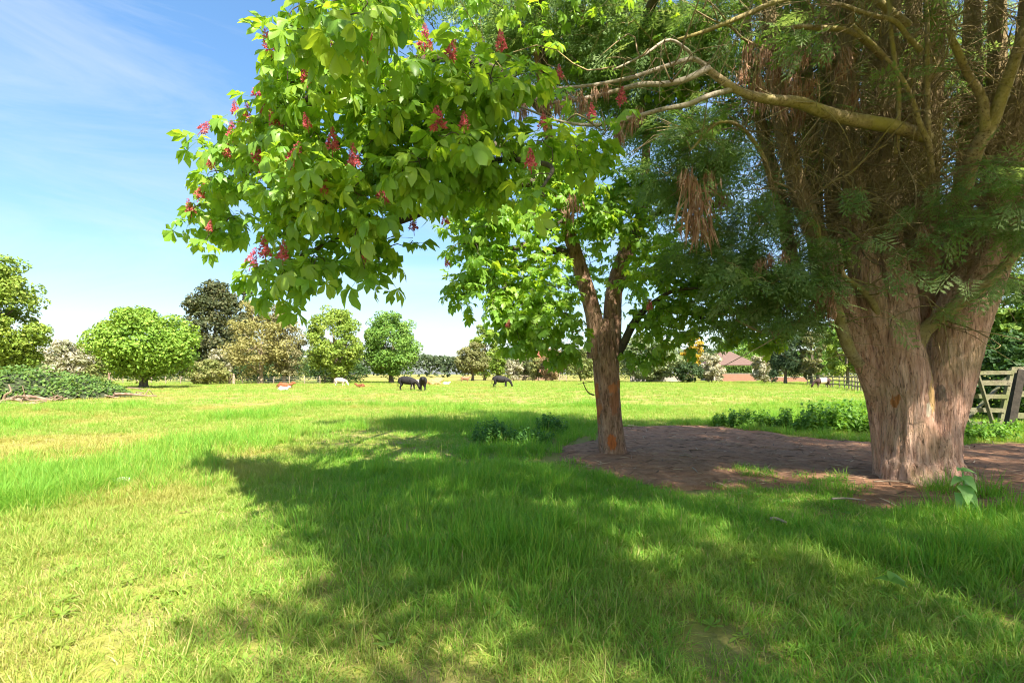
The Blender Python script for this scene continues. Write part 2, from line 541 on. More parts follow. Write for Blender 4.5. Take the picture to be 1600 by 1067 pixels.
tag(dirt, 'bare brown earth trodden under the two near trees', kind='structure')


# ------------------------------------------------------------------ grass
def grass_mat():
    m, t, out = nodes('grass_blade')
    v = attr(t); dry_sunlit = attr(t, 'dry_sunlit', 'INSTANCER')
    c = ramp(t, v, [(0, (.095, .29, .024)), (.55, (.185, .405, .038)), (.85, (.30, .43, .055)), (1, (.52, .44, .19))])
    c = mixc(t, dry_sunlit, c, mixc(t, v, (.29, .32, .05), (.50, .42, .16)))  # straw tint carries dryness plus the sun and shade painted per zone
    d = t.nodes.new('ShaderNodeBsdfPrincipled'); d.inputs['Roughness'].default_value = .55; d.inputs['Specular IOR Level'].default_value = .3
    t.links.new(c, d.inputs['Base Color'])
    tr = t.nodes.new('ShaderNodeBsdfTranslucent')
    mul = t.nodes.new('ShaderNodeMix'); mul.data_type = 'RGBA'; mul.blend_type = 'MULTIPLY'
    mul.inputs['Factor'].default_value = 1; mul.inputs['B'].default_value = (1.35, 1.25, .55, 1)
    t.links.new(c, mul.inputs['A']); t.links.new(mul.outputs['Result'], tr.inputs['Color'])
    ms = t.nodes.new('ShaderNodeMixShader'); ms.inputs['Fac'].default_value = .42
    t.links.new(d.outputs['BSDF'], ms.inputs[1]); t.links.new(tr.outputs['BSDF'], ms.inputs[2])
    t.links.new(ms.outputs['Shader'], out.inputs['Surface'])
    return m


M['grass'] = grass_mat()


def tuft(nb, h0, h1, rad, lean, w, straw=.06, seg=4):
    r = np.random.default_rng(int(h1 * 1000) + nb)
    V = []; F4 = []; F3 = []; var = []; n = 0
    for _ in range(nb):
        a = r.random() * 2 * PI; rr = rad * math.sqrt(r.random())
        base = np.array([rr * math.cos(a), rr * math.sin(a), -.01])
        h = h0 + (h1 - h0) * r.random() ** 1.3
        la = a + r.normal(0, .9); ld = np.array([math.cos(la), math.sin(la), 0])
        ln = abs(r.normal(lean, lean * .6)) + .05
        side = np.array([-ld[1], ld[0], 0]); tw = r.normal(0, .7)
        side = side * math.cos(tw) + ld * math.sin(tw)
        bw = w * (.6 + .8 * r.random())
        ts = np.linspace(0, 1, seg)
        vv = .1 + .75 * r.random() if r.random() > straw else 1.0
        for t in ts[:-1]:
            c = base + np.array([0, 0, 1]) * h * (t - .32 * ln * t * t) + ld * h * ln * t ** 2 * .8
            ww = bw * (1 - t * .75) / 2
            V += [c - side * ww, c + side * ww]
        c = base + np.array([0, 0, 1]) * h * (1 - .32 * ln) + ld * h * ln * .8
        V.append(c)
        for k in range(seg - 2): F4.append((n + 2 * k, n + 2 * k + 1, n + 2 * k + 3, n + 2 * k + 2))
        F3.append((n + 2 * (seg - 2), n + 2 * (seg - 2) + 1, n + 2 * (seg - 1)))
        m = 2 * (seg - 1) + 1; n += m; var += [vv] * m
    return mesh('tuft', V, [np.array(F4), np.array(F3)], M['grass'], var, False)


def make_coll(name, meshes):
    c = bpy.data.collections.new(name)
    for k, me in enumerate(meshes):
        o = bpy.data.objects.new('%s_%02d' % (name, k), me); c.objects.link(o)
    return c


def rosette(seed):
    r = np.random.default_rng(seed); mb_ = MB()
    for k in range(8):
        V, F4, F3 = leaflet(.045 + .035 * r.random(), .024, k * .8 + r.normal(0, .2), -.15 + r.normal(0, .2), .3, 4, 0, seed + k)
        mb_.add(V + np.array([0, 0, .03]), F4, F3, .1 + .3 * r.random())
    return mesh('rosette', np.concatenate(mb_.V), [np.concatenate(mb_.F4), np.concatenate(mb_.F3)], M['grass'], np.concatenate(mb_.var), True)


def late_tufts():
    for k, me in enumerate([rosette(3), rosette(4), tuft(6, .2, .36, .12, .6, .004, .6)]):
        o = bpy.data.objects.new('tufts_%02d' % (8 + k), me); TUFTS.objects.link(o)


TUFTS = make_coll('tufts', [tuft(46, .03, .10, .10, .7, .006, .12), tuft(52, .04, .13, .12, .9, .006, .10), tuft(44, .06, .17, .11, .8, .007, .06),
                            tuft(40, .10, .24, .10, .7, .007, .05), tuft(38, .14, .34, .10, .6, .008, .05), tuft(34, .18, .40, .11, .9, .008, .06),
                            tuft(60, .03, .11, .22, .8, .010, .10), tuft(70, .04, .16, .30, .8, .014, .08)])


def scatter(name, pts, idx, scl, dry_sunlit, coll, label, mat=None, tilt=.12):
    n = len(pts)
    me = bpy.data.meshes.new(name)
    me.vertices.add(n); me.vertices.foreach_set('co', np.asarray(pts, np.float32).ravel())
    def at(nm, ty, val, key='value'):
        a = me.attributes.new(nm, ty, 'POINT'); a.data.foreach_set(key, val)
    at('idx', 'INT', np.asarray(idx, np.int32))
    at('scl', 'FLOAT', np.asarray(scl, np.float32))
    at('dry_sunlit', 'FLOAT', np.asarray(dry_sunlit, np.float32))
    rot = np.stack([rng.normal(0, tilt, n), rng.normal(0, tilt, n), rng.random(n) * 2 * PI], -1).astype(np.float32)
    at('rot', 'FLOAT_VECTOR', rot.ravel(), 'vector')
    o = obj(name, me)
    ng = bpy.data.node_groups.new(name, 'GeometryNodeTree')
    ng.interface.new_socket('Geometry', in_out='INPUT', socket_type='NodeSocketGeometry')
    ng.interface.new_socket('Geometry', in_out='OUTPUT', socket_type='NodeSocketGeometry')
    gi = ng.nodes.new('NodeGroupInput'); go = ng.nodes.new('NodeGroupOutput')
    ip = ng.nodes.new('GeometryNodeInstanceOnPoints')
    ci = ng.nodes.new('GeometryNodeCollectionInfo'); ci.inputs['Collection'].default_value = coll
    ci.inputs['Separate Children'].default_value = True; ci.inputs['Reset Children'].default_value = True
    def na(nm, ty):
        x = ng.nodes.new('GeometryNodeInputNamedAttribute'); x.data_type = ty; x.inputs['Name'].default_value = nm
        return x.outputs['Attribute']
    lk = ng.links.new
    lk(gi.outputs[0], ip.inputs['Points']); lk(ci.outputs[0], ip.inputs['Instance'])
    ip.inputs['Pick Instance'].default_value = True
    lk(na('idx', 'INT'), ip.inputs['Instance Index'])
    e = ng.nodes.new('FunctionNodeEulerToRotation'); lk(na('rot', 'FLOAT_VECTOR'), e.inputs[0]); lk(e.outputs[0], ip.inputs['Rotation'])
    lk(na('scl', 'FLOAT'), ip.inputs['Scale'])
    lk(ip.outputs[0], go.inputs[0])
    md = o.modifiers.new('scatter', 'NODES'); md.node_group = ng
    return tag(o, label, kind='stuff')


def ground_pts(y0, y1, n, slack=1.12):
    """random ground spots inside the widened field of view, uniform per square metre"""
    u = rng.random(n); y = np.sqrt(y0 ** 2 + u * (y1 ** 2 - y0 ** 2))
    x = (rng.random(n) * 2 - 1) * (y * slack + .8)
    return x, y


def meadow(y0, y1, n, far=False):
    x, y = ground_pts(y0, y1, n)
    s = sd_poly(np.stack([x, y], -1), DIRT) if not far else np.full(n, 9.0)
    pr = np.clip((s + .55 * (fbm(x, y, 1.7, 21, 4) - .5) * 2 + .12) / .6, 0, 1)
    # thin tufts creeping over the front edge of the bare earth
    sparse = (s < 0) & (y < 8.2) & (s > -1.1) & (fbm(x, y, 1.1, 22) > .58)
    keep = (rng.random(n) < pr) | (sparse & (rng.random(n) < .16))
    bare = fbm(x, y, .9, 40)
    if not far: keep &= ~((bare > .70) & (rng.random(n) < .55))
    x, y, s = x[keep], y[keep], s[keep]; n = len(x)
    z = hz(x, y) + np.clip(.16 - s, 0, .3) / .3 * .045
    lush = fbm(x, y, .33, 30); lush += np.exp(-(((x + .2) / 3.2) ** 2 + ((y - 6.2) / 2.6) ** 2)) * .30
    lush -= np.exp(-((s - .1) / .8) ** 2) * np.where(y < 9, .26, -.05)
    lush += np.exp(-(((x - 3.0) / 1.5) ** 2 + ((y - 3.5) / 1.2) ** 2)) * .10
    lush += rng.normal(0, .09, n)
    if far:
        idx = np.where(rng.random(n) < .5, 6, 7)
        scl = .8 + .5 * rng.random(n)
    else:
        idx = np.digitize(lush, [.40, .52, .63, .74, .84])
        scl = .75 + .5 * rng.random(n)
    dry_sunlit = np.clip((fbm(x, y, .55, 50) - .52) * 2.6, 0, .8) + np.clip((fbm(x, y, .12, 51) - .45) * 1.2, 0, .4)
    dry_sunlit = dry_sunlit * np.clip(.45 + (-x + .5) / 6, .35, 1)  # less straw tint to the right, tree shade put into the colour
    dry_sunlit = dry_sunlit + .25 * (1 - np.exp(-(((x - 1.5) / 6.5) ** 2 + ((y - 8) / 8.0) ** 2) ** 2))  # open field yellower: grazed dry, and sunlight put into the colour
    dry_sunlit = dry_sunlit + .10 * np.clip((-x - 1.0) / 2.0, 0, 1) * np.clip((14 - y) / 6, 0, 1)  # sunlit left foreground yellowed further, light put into the colour
    dry_sunlit = np.clip(dry_sunlit + rng.normal(0, .12, n), 0, 1)
    dry_sunlit = np.where((lush > .66), dry_sunlit * .12, dry_sunlit)
    dry_sunlit *= 1 - .85 * np.exp(-(((x + .4) / 3.4) ** 2 + ((y - 8) / 4.0) ** 2) ** 2)  # shaded ground by the trees kept greener, shade put into the colour
    return np.stack([x, y, z], -1), idx, scl, dry_sunlit


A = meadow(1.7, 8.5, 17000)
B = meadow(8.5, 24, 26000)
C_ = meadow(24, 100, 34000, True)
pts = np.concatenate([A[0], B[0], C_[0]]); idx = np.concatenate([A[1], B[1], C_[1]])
scl = np.concatenate([A[2], B[2] * 1.25, C_[2] * np.clip(.8 + .012 * C_[0][:, 1], 1, 1.7)]); dry_sunlit = np.concatenate([A[3], B[3], C_[3]])
wk = rng.random(len(pts)); nearm = pts[:, 1] < 16
idx = np.where(nearm & (wk < .02), 8, idx); idx = np.where(nearm & (wk >= .045) & (wk < .06), 9, idx); idx = np.where(nearm & (wk >= .06) & (wk < .066), 10, idx)
def grass_now(): scatter('grass', pts, idx, scl, dry_sunlit, TUFTS, 'meadow grass of mixed green and straw coloured blades')



# ------------------------------------------------------------------ leaf templates
def leaflet(length, width, ang, droop, fold, seg=6, tw=0.0, seed=0, prof=(.05, .30, 1.0, .88, .05)):
    """one obovate horse-chestnut leaflet from the origin, in the leaf plane"""
    r = np.random.default_rng(abs(seed))
    ts = np.linspace(0, 1, seg + 1)
    prof = np.array([np.interp(t, [0, .25, .64, .83, 1], prof) for t in ts]) * width / 2
    V = []; F4 = []; F3 = []
    d = np.array([math.cos(ang), math.sin(ang), 0]); s = np.array([-math.sin(ang), math.cos(ang), 0])
    for k, t in enumerate(ts[:-1]):
        c = d * length * (t - .12 * droop * t * t) + np.array([0, 0, -droop * length * t * t])
        w = prof[k]; lift = w * fold + r.normal(0, .01) * length
        ser = 1 + r.normal(0, .07)
        V += [c + s * w * ser + np.array([0, 0, lift + tw * w]), c, c - s * w * ser + np.array([0, 0, lift - tw * w])]
    V.append(d * length * (1 - .12 * droop) + np.array([0, 0, -droop * length]))
    for k in range(seg - 1):
        b = 3 * k
        F4 += [(b, b + 1, b + 4, b + 3), (b + 1, b + 2, b + 5, b + 4)]
    b = 3 * (seg - 1); F3 += [(b, b + 1, b + 3), (b + 1, b + 2, b + 3)]
    return np.array(V), np.array(F4), np.array(F3)


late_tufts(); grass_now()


def palm_leaf(seed, seg):
    r = np.random.default_rng(seed)
    mb = MB()
    for a, l in ((0, 1), (.62, .92), (-.62, .92), (1.35, .68), (-1.35, .68)):
        V, F4, F3 = leaflet(l * (.92 + .16 * r.random()), l * (.47 + .08 * r.random()), a + r.normal(0, .10), .50 + r.normal(0, .2), .25 + .15 * r.random(), seg, r.normal(0, .25), seed * 7 + int(a * 10))
        mb.add(V, F4, F3)
    st = np.array([(-.75, 0, .10), (-.35, 0, .05), (0, 0, 0)])
    V, F4, F3 = tube(st, [.018, .014, .012], 3, cap=False)
    mb.add(V, F4, None)
    return np.concatenate(mb.V), [np.concatenate(mb.F4), np.concatenate(mb.F3)]


def spray_template(seed, nside=11, sub=4, wm=1.0):
    """flat fern-like cypress spray along +x"""
    r = np.random.default_rng(seed)
    V = []; F = []
    def strip(p, q, w):
        n = len(V); d = q - p; l = np.linalg.norm(d); d = d / l; s = np.array([-d[1], d[0], 0]); m = p + (q - p) * .55; w = w * wm
        V.extend([p, m + s * w, q, m - s * w]); F.append((n, n + 1, n + 2, n + 3))
    def curve(t): return np.array([t, .04 * math.sin(t * 3 + seed), -.28 * t * t])
    for k in range(4): strip(curve(k / 4), curve((k + 1) / 4 + .03), .016)
    for k in range(nside):
        t = .10 + .86 * k / nside; sg = 1 if k % 2 else -1
        p = curve(t); ln = (.42 * (1 - t) ** .7 + .10) * (.8 + .4 * r.random())
        a = sg * (.75 + .2 * r.random()); d = np.array([math.cos(a), math.sin(a), -.25])
        q = p + d * ln; strip(p, q, .014)
        for j in range(sub):
            u = .25 + .7 * j / sub
            for s2 in (1, -1):
                a2 = a + s2 * .6; e = np.array([math.cos(a2), math.sin(a2), -.2 + r.normal(0, .1)])
                p2 = p + d * ln * u; strip(p2, p2 + e * ln * .38 * (1.15 - u) * (.8 + .4 * r.random()), .015)
    return np.array(V), [np.array(F)]


def dead_template(seed, n=40):
    """bunch of withered strands hanging down"""
    r = np.random.default_rng(seed); V = []; F = []
    for k in range(n):
        x = r.normal(0, .085); y = r.normal(0, .08); z = -r.random() * .35; l = .25 + .6 * r.random()
        a = r.random() * PI; w = .012 + .014 * r.random(); s = np.array([math.cos(a), math.sin(a), 0])
        p = np.array([x, y, z]); m = p + np.array([x * .5 + r.normal(0, .04), r.normal(0, .04), -l * .5]); q = m + np.array([r.normal(0, .05), r.normal(0, .05), -l * .5])
        b = len(V); V += [p, m + s * w, q, m - s * w]; F.append((b, b + 1, b + 2, b + 3))
        b = len(V); e = m + np.array([r.normal(0, .1), r.normal(0, .1), -.12]); V += [m, (m + e) / 2 + s * w, e, (m + e) / 2 - s * w]; F.append((b, b + 1, b + 2, b + 3))
    return np.array(V), [np.array(F)]


def flower_mesh(seed):
    """upright cone of small red florets on a stalk"""
    r = np.random.default_rng(seed); mb = MB()
    V, F4, F3 = tube([(0, 0, -.25), (0.01, 0, .3), (0, .01, 1)], [.018, .016, .006], 4); mb.add(V, F4, F3, .1)
    n = 46
    for k in range(n):
        t = k / n; z = .10 + .9 * t; rad = .20 * (1 - t) ** .8 + .03
        a = k * 2.4 + r.normal(0, .5); rad *= .75 + .5 * r.random()
        c = np.array([math.cos(a) * rad, math.sin(a) * rad, z + r.normal(0, .02)])
        sz = (.095 * (1 - t) + .035) * (.7 + .6 * r.random())
        d = np.array([math.cos(a), math.sin(a), .35]); d /= np.linalg.norm(d)
        u = np.cross(d, (0, 0, 1)); u /= np.linalg.norm(u); v = np.cross(u, d)
        vv = min(1, max(.05, .75 * (1 - t) * r.random() + .25 * r.random()))
        b = []
        for q in range(4):
            an = q * PI / 2 + r.normal(0, .2); e = (u * math.cos(an) + v * math.sin(an)); f = np.cross(d, e)
            mb.add([c - d * sz * .4, c + e * sz * .6 + f * sz * .35, c + e * sz * 1.1 + d * sz * .5, c + e * sz * .6 - f * sz * .35], np.array([(0, 1, 2, 3)]), None, vv)
        mb.add([c * np.array([.1, .1, 1]) - np.array([0, 0, .04]), c + u * .006, c - u * .006], None, np.array([(0, 1, 2)]), .2)
    return mesh('flower_panicle', np.concatenate(mb.V), [np.concatenate(mb.F4), np.concatenate(mb.F3)], M['petal'], np.concatenate(mb.var), False)


# ------------------------------------------------------------------ growing twigs
def grow(nodes0, targets, mb, r0=.010, r1=.004, sag=.10, wig=.10, sides=4, maxd=None, nseg=6):
    """join each target to the nearest wood with a bent twig; returns the twig directions at their ends"""
    cap_ = len(nodes0) + len(targets) * 4 + 10
    N = np.zeros((cap_, 3)); n = len(nodes0); N[:n] = nodes0
    d0 = np.array([np.min(((nodes0 - t) ** 2).sum(1)) for t in targets]); order = np.argsort(d0)
    dirs = np.zeros((len(targets), 3))
    for k in order:
        t = targets[k]
        d2 = ((N[:n] - t) ** 2).sum(1); i = int(np.argmin(d2)); p = N[i].copy(); L_ = math.sqrt(d2[i]) + 1e-6
        m1 = p + (t - p) * .35 + np.array([0, 0, sag * L_]) + rng.normal(0, wig * L_, 3)
        m2 = p + (t - p) * .72 + np.array([0, 0, sag * .8 * L_]) + rng.normal(0, wig * L_ * .7, 3)
        c = spline([p, m1, m2, t], nseg)
        rr = r1 + (r0 - r1) * min(1, L_ / .8)
        mb.tube(c, np.linspace(rr, r1, nseg), 3 if L_ < .35 else sides, cap=False)
        N[n:n + 3] = c[[2, 3, nseg - 1]] if nseg >= 5 else c[[1, 1, nseg - 1]]
        n += 3; dirs[k] = t - m2
    return dirs / (np.linalg.norm(dirs, axis=1)[:, None] + 1e-9)


def blob_points(blobs, n_per):
    """cluster centres inside pixel-described ellipsoids: (px,py,Y,rpx,rpy,rY,weight)"""
    out = []
    for (px, py, Yd, rx, ry, rY, w) in blobs:
        n = max(1, int(n_per * w))
        u = unit(n) * (rng.random(n) ** (1 / 2.2))[:, None]
        for a in u: out.append(P(px + a[0] * rx, py + a[2] * -ry, Yd + a[1] * rY))
    return np.array(out)


def wpts(blobs, n_per):
    """the same in metres: (x,y,z,rx,ry,rz,weight)"""
    out = []
    for (x, y, z, rx, ry, rz, w) in blobs:
        n = max(1, int(n_per * w)); u = unit(n) * (rng.random(n) ** (1 / 2.2))[:, None]
        out.append(np.array([x, y, z]) + u * np.array([rx, ry, rz]))
    return np.concatenate(out)


def in_view(p):
    px = 800 + p[:, 0] / np.maximum(p[:, 1], .01) * 800; py = 584 - (p[:, 2] - 1.5) / np.maximum(p[:, 1], .01) * 800
    return (p[:, 1] > .5) & (px > -20) & (px < 1620) & (py > -20) & (py < 1080)


LEAF_T = [palm_leaf(k, 6) for k in range(6)]
LEAF_LOW = [palm_leaf(k + 10, 3) for k in range(4)]

# ------------------------------------------------------------------ the red horse chestnut
CH = empty('horse_chestnut_tree', (1.82, 9.4, 0), 'red flowering horse chestnut with forked trunk and orange bark scars', 'tree')
mb = MB()
tr = [(958, 722, 9.4, .36), (957, 708, 9.4, .30), (955, 690, 9.4, .27), (952, 655, 9.4, .245), (949, 610, 9.4, .245), (946, 560, 9.4, .25), (944, 525, 9.4, .265), (943, 500, 9.4, .24)]
c = spline([P(a, b, Yd) for a, b, Yd, r in tr], 46); rr = np.interp(np.linspace(0, 7, 46), range(8), [r for *_, r in tr])
mb.tube(c, rr * .91, 56, ridge=.075, rseed=3, cap=False)
WOOD = [c]
def ch_limb(pts, ridge=.04, sides=14, n=22, seed=1, name_mb=None):
    c = spline([P(a, b, Yd) for a, b, Yd, r in pts], n); rr = np.interp(np.linspace(0, len(pts) - 1, n), range(len(pts)), [r for *_, r in pts])
    (name_mb or mb).tube(c, rr, sides, ridge=ridge, rseed=seed); WOOD.append(c)
ch_limb([(930, 560, 9.4, .16), (930, 510, 9.38, .165), (920, 465, 9.35, .15), (905, 415, 9.3, .135), (888, 360, 9.2, .12), (872, 300, 9.1, .10), (862, 240, 9, .09), (850, 160, 8.8, .07), (835, 60, 8.6, .05)], .05, 18, 40, 7)
ch_limb([(955, 560, 9.42, .17), (957, 500, 9.45, .175), (960, 455, 9.5, .16), (972, 410, 9.6, .15), (990, 370, 9.8, .13), (1003, 330, 10, .11), (1008, 260, 10.2, .09), (1015, 150, 10.4, .06)], .05, 18, 40, 8)
trunk = mb.build('trunk', M['chestnut_bark'], CH)
mb = MB()
ch_limb([(962, 560, 9.4, .08), (975, 535, 9.35, .075), (990, 505, 9.3, .07), (1012, 480, 9.1, .05), (1050, 455, 8.8, .035), (1090, 450, 8.5, .02)])
ch_limb([(885, 395, 9.2, .07), (860, 392, 9, .065), (835, 405, 8.7, .055), (800, 425, 8.4, .04), (760, 440, 8.1, .025), (725, 460, 8, .015)])
ch_limb([(880, 340, 9.15, .06), (850, 365, 8.8, .05), (815, 385, 8.5, .045), (775, 388, 8.3, .035), (735, 380, 8, .02)])
ch_limb([(1000, 350, 9.9, .07), (1040, 330, 9.8, .05), (1090, 350, 9.6, .04), (1140, 420, 9.3, .03)])
ch_limb([(1020, 470, 9.3, .03), (1080, 490, 9.2, .04), (1120, 510, 9.1, .035), (1145, 530, 9.0, .025), (1180, 520, 9, .02)])
# long boughs that reach out over the camera's side of the tree
ch_limb([(868, 290, 9.1, .085), (830, 285, 8.3, .075), (770, 290, 7.2, .065), (710, 300, 6.2, .055), (660, 330, 5.6, .045), (610, 350, 5.2, .035), (540, 370, 5.0, .025), (470, 400, 4.9, .015)], n=30)
ch_limb([(862, 250, 9, .08), (800, 235, 7.6, .07), (730, 220, 6.2, .06), (650, 215, 5.2, .05), (560, 220, 4.9, .035), (470, 240, 5.1, .025), (380, 270, 5.5, .015), (330, 290, 5.8, .01)], n=30)
ch_limb([(855, 180, 8.9, .08), (790, 120, 7.2, .07), (700, 90, 5.8, .055), (600, 110, 4.9, .04), (520, 140, 4.6, .03), (440, 170, 4.9, .02)], n=30)
ch_limb([(850, 120, 8.8, .08), (845, 0, 8.4, .075), (810, -170, 6.8, .065), (720, -240, 5.0, .055), (620, -230, 3.9, .045), (530, -150, 3.3, .03), (490, -70, 3.15, .02)], n=36)
ch_limb([(700, 300, 6.3, .03), (740, 260, 5.4, .03), (800, 250, 4.6, .025), (860, 260, 4.0, .018), (850, 290, 3.4, .01)])
ch_limb([(730, 222, 6.2, .035), (770, 190, 5.2, .03), (800, 150, 4.6, .025), (790, 120, 4.3, .015)])
c = spline([(2.0, 8.8, 7.0), (2.3, 5.6, 7.2), (1.9, 3.2, 6.3), (1.3, 1.2, 5.2)], 24); mb.tube(c, np.linspace(.08, .02, 24), 10, ridge=.04, rseed=5); WOOD.append(c)
boughs = mb.build('bough', M['chestnut_twig'], CH)
wood = np.concatenate(WOOD)
# dead snapped twig on the trunk
mb = MB()
mb.tube(spline([P(928, 617, 9.2), P(920, 614, 9.0), P(914, 605, 8.95), P(911, 596, 8.95)], 8), np.linspace(.014, .008, 8), 6)
mb.tube(spline([P(927, 596, 9.2), P(914, 598, 8.95), P(903, 600, 8.9)], 6), np.linspace(.008, .004, 6), 5)
mb.build('broken_twig', M['chestnut_twig'], CH)

front = [(345, 290, 5.7, 50, 85, .5, 1.1), (400, 220, 5.3, 60, 75, .6, 1.2), (450, 130, 4.9, 45, 70, .5, .8), (470, 210, 4.8, 80, 85, .6, 1.6), (550, 140, 4.5, 85, 65, .6, 1.2),
         (530, 270, 4.6, 95, 75, .7, 1.7), (640, 150, 4.5, 70, 70, .6, 1.1), (640, 240, 4.4, 90, 75, .7, 1.6), (450, 330, 5.0, 75, 50, .5, .9),
         (480, 405, 5.0, 70, 55, .5, .8), (560, 360, 4.7, 60, 50, .5, .7), (440, 450, 5.0, 40, 28, .3, .25), (600, 400, 4.9, 28, 40, .3, .25),
         (735, 120, 4.3, 75, 40, .5, .9), (800, 110, 4.3, 35, 25, .4, .35), (740, 200, 4.5, 75, 55, .5, .9), (750, 265, 4.9, 70, 45, .5, .8), (850, 230, 4.9, 80, 35, .5, .7), (930, 230, 5.2, 35, 30, .4, .25),
         (690, 300, 5.6, 60, 30, .6, .5), (350, 350, 5.7, 35, 25, .3, .2), (440, 60, 4.4, 22, 35, .3, .2)]
near = [(845, 305, 3.15, 22, 12, .06, .05), (500, 20, 3.3, 70, 35, .35, .38), (580, -10, 3.5, 50, 30, .3, .2)]
main = [(880, 275, 8.4, 60, 40, .5, .7), (980, 300, 9.2, 60, 50, .5, .8), (820, 475, 7.9, 60, 45, .5, .8), (1085, 430, 8.9, 60, 60, .6, .8), (940, 345, 8.7, 50, 30, .4, .5), (760, 330, 7.9, 55, 40, .5, .6), (750, 370, 8.3, 55, 75, 1.0, 1.0), (730, 440, 8.0, 30, 40, .5, .35), (830, 330, 8.6, 80, 60, 1.2, 1.0), (830, 440, 8.3, 75, 60, 1.0, 1.2), (850, 510, 8.2, 70, 45, .9, .9), (800, 525, 7.9, 35, 25, .5, .25),
        (900, 300, 9.6, 90, 70, 1.2, .8), (1030, 420, 9.4, 75, 80, 1.3, 1.3), (1060, 500, 9.0, 80, 55, 1.0, 1.1), (1150, 470, 9.3, 80, 50, 1.0, 1.0), (1040, 330, 9.9, 90, 60, 1.2, .8), (1180, 520, 9.3, 60, 30, .8, .5),
        (920, 420, 10.8, 110, 110, .9, 1.2), (1000, 550, 9.0, 40, 15, .5, .2), (885, 550, 8.6, 40, 12, .5, .2)]
top = [(1.3, 1.2, 5.1, 1.3, 1.0, .6, 1.0), (2.6, 2.6, 5.8, 1.4, 1.2, .7, 1.1), (1.6, 3.6, 6.6, 1.4, 1.2, .7, 1.0), (3.2, 8.6, 6.6, 2.0, 1.2, 1.0, 1.2), (1.8, 9.6, 7.4, 3.0, 2.6, 1.5, 2.2), (-.2, 7.2, 7.0, 2.0, 2.2, 1.0, 1.3), (-.4, 4.2, 6.0, 1.5, 1.8, .9, 1.2), (.1, 2.4, 4.9, 1.0, 1.2, .6, .7), (-.9, 5.4, 6.5, 1.3, 1.2, .7, .8), (2.2, 10.5, 9.0, 2.0, 2, 1.0, 1.0)]
fl = [(312, 195, 5.7), (296, 322, 5.8), (313, 298, 5.7), (372, 168, 5.4), (382, 180, 5.3), (405, 140, 5.1), (417, 165, 5.1), (430, 190, 4.8), (404, 240, 5.1), (412, 268, 5.0), (447, 272, 4.7),
      (486, 118, 4.5), (484, 190, 4.4), (496, 82, 4.5), (529, 80, 4.3), (589, 58, 4.1), (664, 66, 4.6), (782, 68, 4.0), (721, 190, 4.0), (684, 185, 4.0), (833, 252, 4.1), (876, 115, 5), (846, 188, 4.2),
      (965, 150, 5.0), (1015, 473, 8.0), (391, 405, 5.1), (417, 392, 5.1), (520, 225, 4.4), (555, 250, 4.2), (460, 245, 4.5), (352, 235, 5.4), (695, 340, 7.6), (700, 405, 7.7), (790, 500, 7.7), (735, 305, 7.5), (645, 350, 5.1), (423, 70, 4.5), (600, 300, 4.5), (500, 290, 4.4), (930, 175, 5.3), (360, 205, 5.4), (330, 250, 5.5), (455, 165, 4.8), (575, 95, 4.2), (620, 60, 4.2), (470, 60, 4.5), (540, 45, 4.2), (700, 80, 4.2), (320, 350, 5.6), (440, 395, 4.9), (570, 395, 4.6)]
fl_base = np.array([P(px, py + 26, Yd - .30) for px, py, Yd in fl if Yd < 7])
cl_f = np.concatenate([fl_base, blob_points(front, 22), blob_points(near, 34)])
cl_m = np.concatenate([blob_points(main, 52), wpts(top, 44)])
mb = MB()
mbt = MB()
d_all = grow(wood, np.concatenate([cl_f, cl_m]), mb, .012, .0035, .06, .10)
twigs = mb.build('twigs', M['chestnut_twig'], CH)
tag(twigs, kind='stuff')
cl = np.concatenate([cl_f, cl_m])
# five leaves round every twig end
LP, LD, LU, LS = [], [], [], []
for k in range(len(cl)):
    nl = rng.integers(4, 8)
    a0 = rng.random() * 2 * PI
    for j in range(nl):
        a = a0 + j * 2 * PI / nl + rng.normal(0, .3)
        out = np.array([math.cos(a), math.sin(a), 0]) + d_all[k] * .5
        out /= np.linalg.norm(out)
        el = rng.normal(-.35, .4)
        d = out * math.cos(el) + np.array([0, 0, math.sin(el)])
        size = .148 * (.62 + .58 * rng.random())
        LP.append(cl[k] + d * size * .8 + rng.normal(0, .03, 3)); LD.append(d); LU.append(np.array([rng.normal(0, .42), rng.normal(0, .42), 1])); LS.append(size)
LP, LD, LU, LS = map(np.array, (LP, LD, LU, LS))
LR = frames(LD, LU)
vis = in_view(LP); app = np.where(vis, LS / np.maximum(LP[:, 1], .3), 0)
big = set(np.argsort(-app)[:300].tolist())
crown_meshes = []
leaf_meshes = []
for vk in range(3):
    for (tV, tF) in LEAF_T:
        leaf_meshes.append(mesh('leaf', tV, tF, M['chestnut_leaf'], np.full(len(tV), [.25, .6, .95][vk]), True))
for q in sorted(big):
    o = obj('leaf', leaf_meshes[int(rng.integers(0, 18))], CH)
    R = Matrix(LR[q].tolist()).to_4x4()
    o.matrix_basis = Matrix.Translation(LP[q].tolist()) @ R @ Matrix.Scale(float(LS[q]), 4)
rest = np.array([q for q in range(len(LP)) if q not in big])
Vs, Fs4, Fs3, Vr, nn = [], [], [], [], 0
for v_ in range(4):
    sel = rest[rng.integers(0, 4, len(rest)) == v_] if v_ < 3 else None
grp = rng.integers(0, 4, len(rest))
for v_ in range(4):
    sel = rest[grp == v_]
    tV, tF = LEAF_LOW[v_]
    V, F = place(tV, tF, LR[sel], LP[sel], LS[sel])
    Vs.append(V); Fs4.append(F[0] + nn); Fs3.append(F[1] + nn); nn += len(V)
    Vr.append(np.repeat(np.clip(rng.normal(.5, .25, len(sel)), 0, 1), len(tV)))
crown = obj('crown', mesh('crown', np.concatenate(Vs), [np.concatenate(Fs4), np.concatenate(Fs3)], M['chestnut_leaf'], np.concatenate(Vr), True), CH)
tag(crown, kind='stuff')
